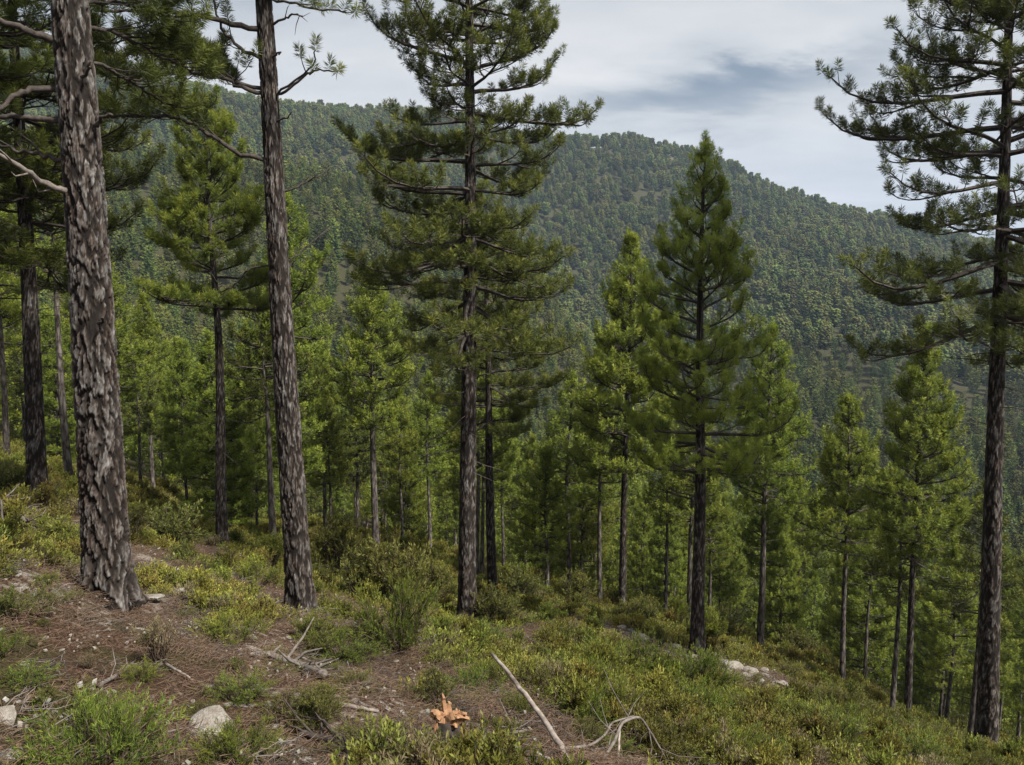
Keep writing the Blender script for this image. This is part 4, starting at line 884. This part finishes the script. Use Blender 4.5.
# ------------------------------------------------------------------ ground cover and litter nobody could count
def cover():
    g = np.random.default_rng(4)
    protos = [shrub_mesh(800, 0.15, 0.24, 40, 1.0, 'cover', 8, 0.028, 0.010, 0.6, 0.06, .25, .004), shrub_mesh(801, 0.11, 0.26, 40, 1.0, 'cover', 8, 0.026, 0.010, 0.5, 0.05, .25, .004),
              shrub_mesh(802, 0.20, 0.20, 34, 0.9, 'cover', 8, 0.032, 0.010, 0.7, 0.07, .25, .004), shrub_mesh(803, 0.16, 0.18, 34, 0.25, 'dry', 5, 0.03, 0.006, 0.8, 0.06, .4, .004),
              shrub_mesh(804, 0.26, 0.18, 26, 0.9, 'cover', 8, 0.04, 0.010, 0.8, 0.08, .2, .005)]
    P = []
    def mask(x, y): return float(fbm(x * 0.55 + 9, y * 0.55, 4, 70))
    bare = [(640, 642, .9), (690, 655, 1.0), (725, 668, 1.0), (765, 682, 1.0), (805, 696, 1.0), (850, 714, .9), (550, 735, .6), (290, 665, .6), (60, 680, 1.0), (120, 690, .9), (150, 710, .8), (190, 600, .7), (310, 715, .5), (400, 720, .7), (650, 640, .8), (740, 668, .8), (220, 690, .5), (130, 640, .6), (390, 655, .4), (30, 700, .7)]
    bp = [(ground_hit(u, v), s) for u, v, s in bare]
    for _ in range(70000):
        a = g.uniform(-0.66, 0.66); r = math.sqrt(g.uniform(9, 48 * 48)); x, y = r * math.sin(a), r * math.cos(a)
        if g.uniform() > min(1, (16 / r)): continue
        m = mask(x, y) + 0.035 * (x < 0) + 0.13 * sstep(-2.5, 3, x) + 0.14 * sstep(15, 22, r)
        for q, s in bp:
            m -= 0.22 * s * math.exp(-((x - q[0]) ** 2 + (y - q[1]) ** 2) / (0.9 + .02 * q[1] ** 2))
        if g.uniform() < sstep(0.44, 0.52, m) * 0.8: P.append((x, y, m))
    P = np.array(P)[:15000]; n = len(P); print('cover', n); z = ground_z(P[:, 0], P[:, 1]); r = np.hypot(P[:, 0], P[:, 1])
    idx = np.where(g.uniform(size=n) < 0.14, 3, g.choice([0, 1, 2, 4], n, p=[.34, .36, .18, .12]))
    va = np.clip(0.5 + 1.5 * (fbm(P[:, 0] * 0.8, P[:, 1] * 0.8, 3, 90) - .5) + g.normal(0, .12, n), 0, 1)
    instancer('ground_cover', protos, np.column_stack([P[:, :2], z]), g.uniform(0, 6.28, n), g.uniform(0.45, 1.5, n) * (1 + .25 * sstep(12, 24, r) + .8 * sstep(24, 40, r)), idx, va, 'low olive and green heath cover spreading over the near slope', 'ground cover')
    # litter: bark flakes, twigs and pale chips
    def litter(seed, kind):
        q = np.random.default_rng(seed); b = Buf()
        for _ in range((22, 26, 70, 9)[seed % 4]):
            c = np.append(q.uniform(-.16, .16, 2), q.uniform(.0, .025)); a = q.uniform(0, 6.28); d = np.array((math.cos(a), math.sin(a), q.normal(0, .18)))
            if kind == 0: l = q.uniform(.02, .09); b.add(*tube([c - d * l, c + q.normal(0, .006, 3), c + d * l], [.002, .0026, .0014], 4, True), 0)
            elif kind == 2 and q.uniform() < .9: l = q.uniform(.02, .05); b.add(*tube([c - d * l, c + q.normal(0, .004, 3), c + d * l], [.0010, .0014, .0008], 3, False), 0)
            else:
                l = q.uniform(.005, .014); s = np.array((-d[1], d[0], q.normal(0, .3))) * q.uniform(.4, .8); up = np.array((0, 0, .004))
                V = np.array([c - d * l - s * l, c + d * l - s * l, c + d * l * .8 + s * l, c - d * l * .9 + s * l]); V[:, 2] += q.uniform(-.003, .005, 4); V = np.vstack([V + up, V - up])
                T = [(0, 1, 2), (0, 2, 3), (4, 6, 5), (4, 7, 6)] + [t for i in range(4) for t in ((i, i + 4, (i + 1) % 4), ((i + 1) % 4, i + 4, (i + 1) % 4 + 4))]
                b.add(V, T, 0)
        return b.mesh('litter', [[MAT['deadwood'], MAT['branch'], MAT['litter_brown'], MAT['rock']][seed % 4]])
    P = []
    for _ in range(26000):
        a = g.uniform(-0.66, 0.66); r = math.sqrt(g.uniform(9, 26 * 26)); x, y = r * math.sin(a), r * math.cos(a)
        if g.uniform() > min(1, (9 / r) ** 1.2): continue
        if g.uniform() < 1 - 0.8 * sstep(0.46, 0.6, mask(x, y)): P.append((x, y))
    P = np.array(P)[:9000]; n = len(P); z = ground_z(P[:, 0], P[:, 1])
    instancer('forest_litter', [litter(900, 0), litter(901, 0), litter(902, 2), litter(903, 1)], np.column_stack([P, z + .004]), g.uniform(0, 6.28, n), g.uniform(.7, 1.6, n), g.choice(4, n, p=[.05, .14, .71, .10]), g.uniform(size=n), 'brown bark flakes, twigs and pale chips littering the slope', 'litter')
MAT['litter_brown'] = plain('brown bark flakes', (0.05, 0.032, 0.022), (0.19, 0.125, 0.085), 40)
cover()

# ------------------------------------------------------------------ air: pale haze that fades the far hills
def haze():
    import bmesh
    bm = bmesh.new(); bmesh.ops.create_cube(bm, size=1.0); me = bpy.data.meshes.new('haze'); bm.to_mesh(me); bm.free()
    o = obj('haze', me); o.scale = (3100, 2400, 700); o.location = (0, 380, -70)
    m = bpy.data.materials.new('haze air'); m.use_nodes = True; N = m.node_tree.nodes; L = m.node_tree.links; N.clear()
    out = N.new('ShaderNodeOutputMaterial'); v = N.new('ShaderNodeVolumePrincipled'); v.inputs['Density'].default_value = HAZE; v.inputs['Color'].default_value = (0.58, 0.76, 1.0, 1)
    L.new(v.outputs[0], out.inputs['Volume']); me.materials.append(m); tag(o, 'faint pale bluish haze filling the valley air', 'haze', kind='stuff')
HAZE = 0.00012
haze()
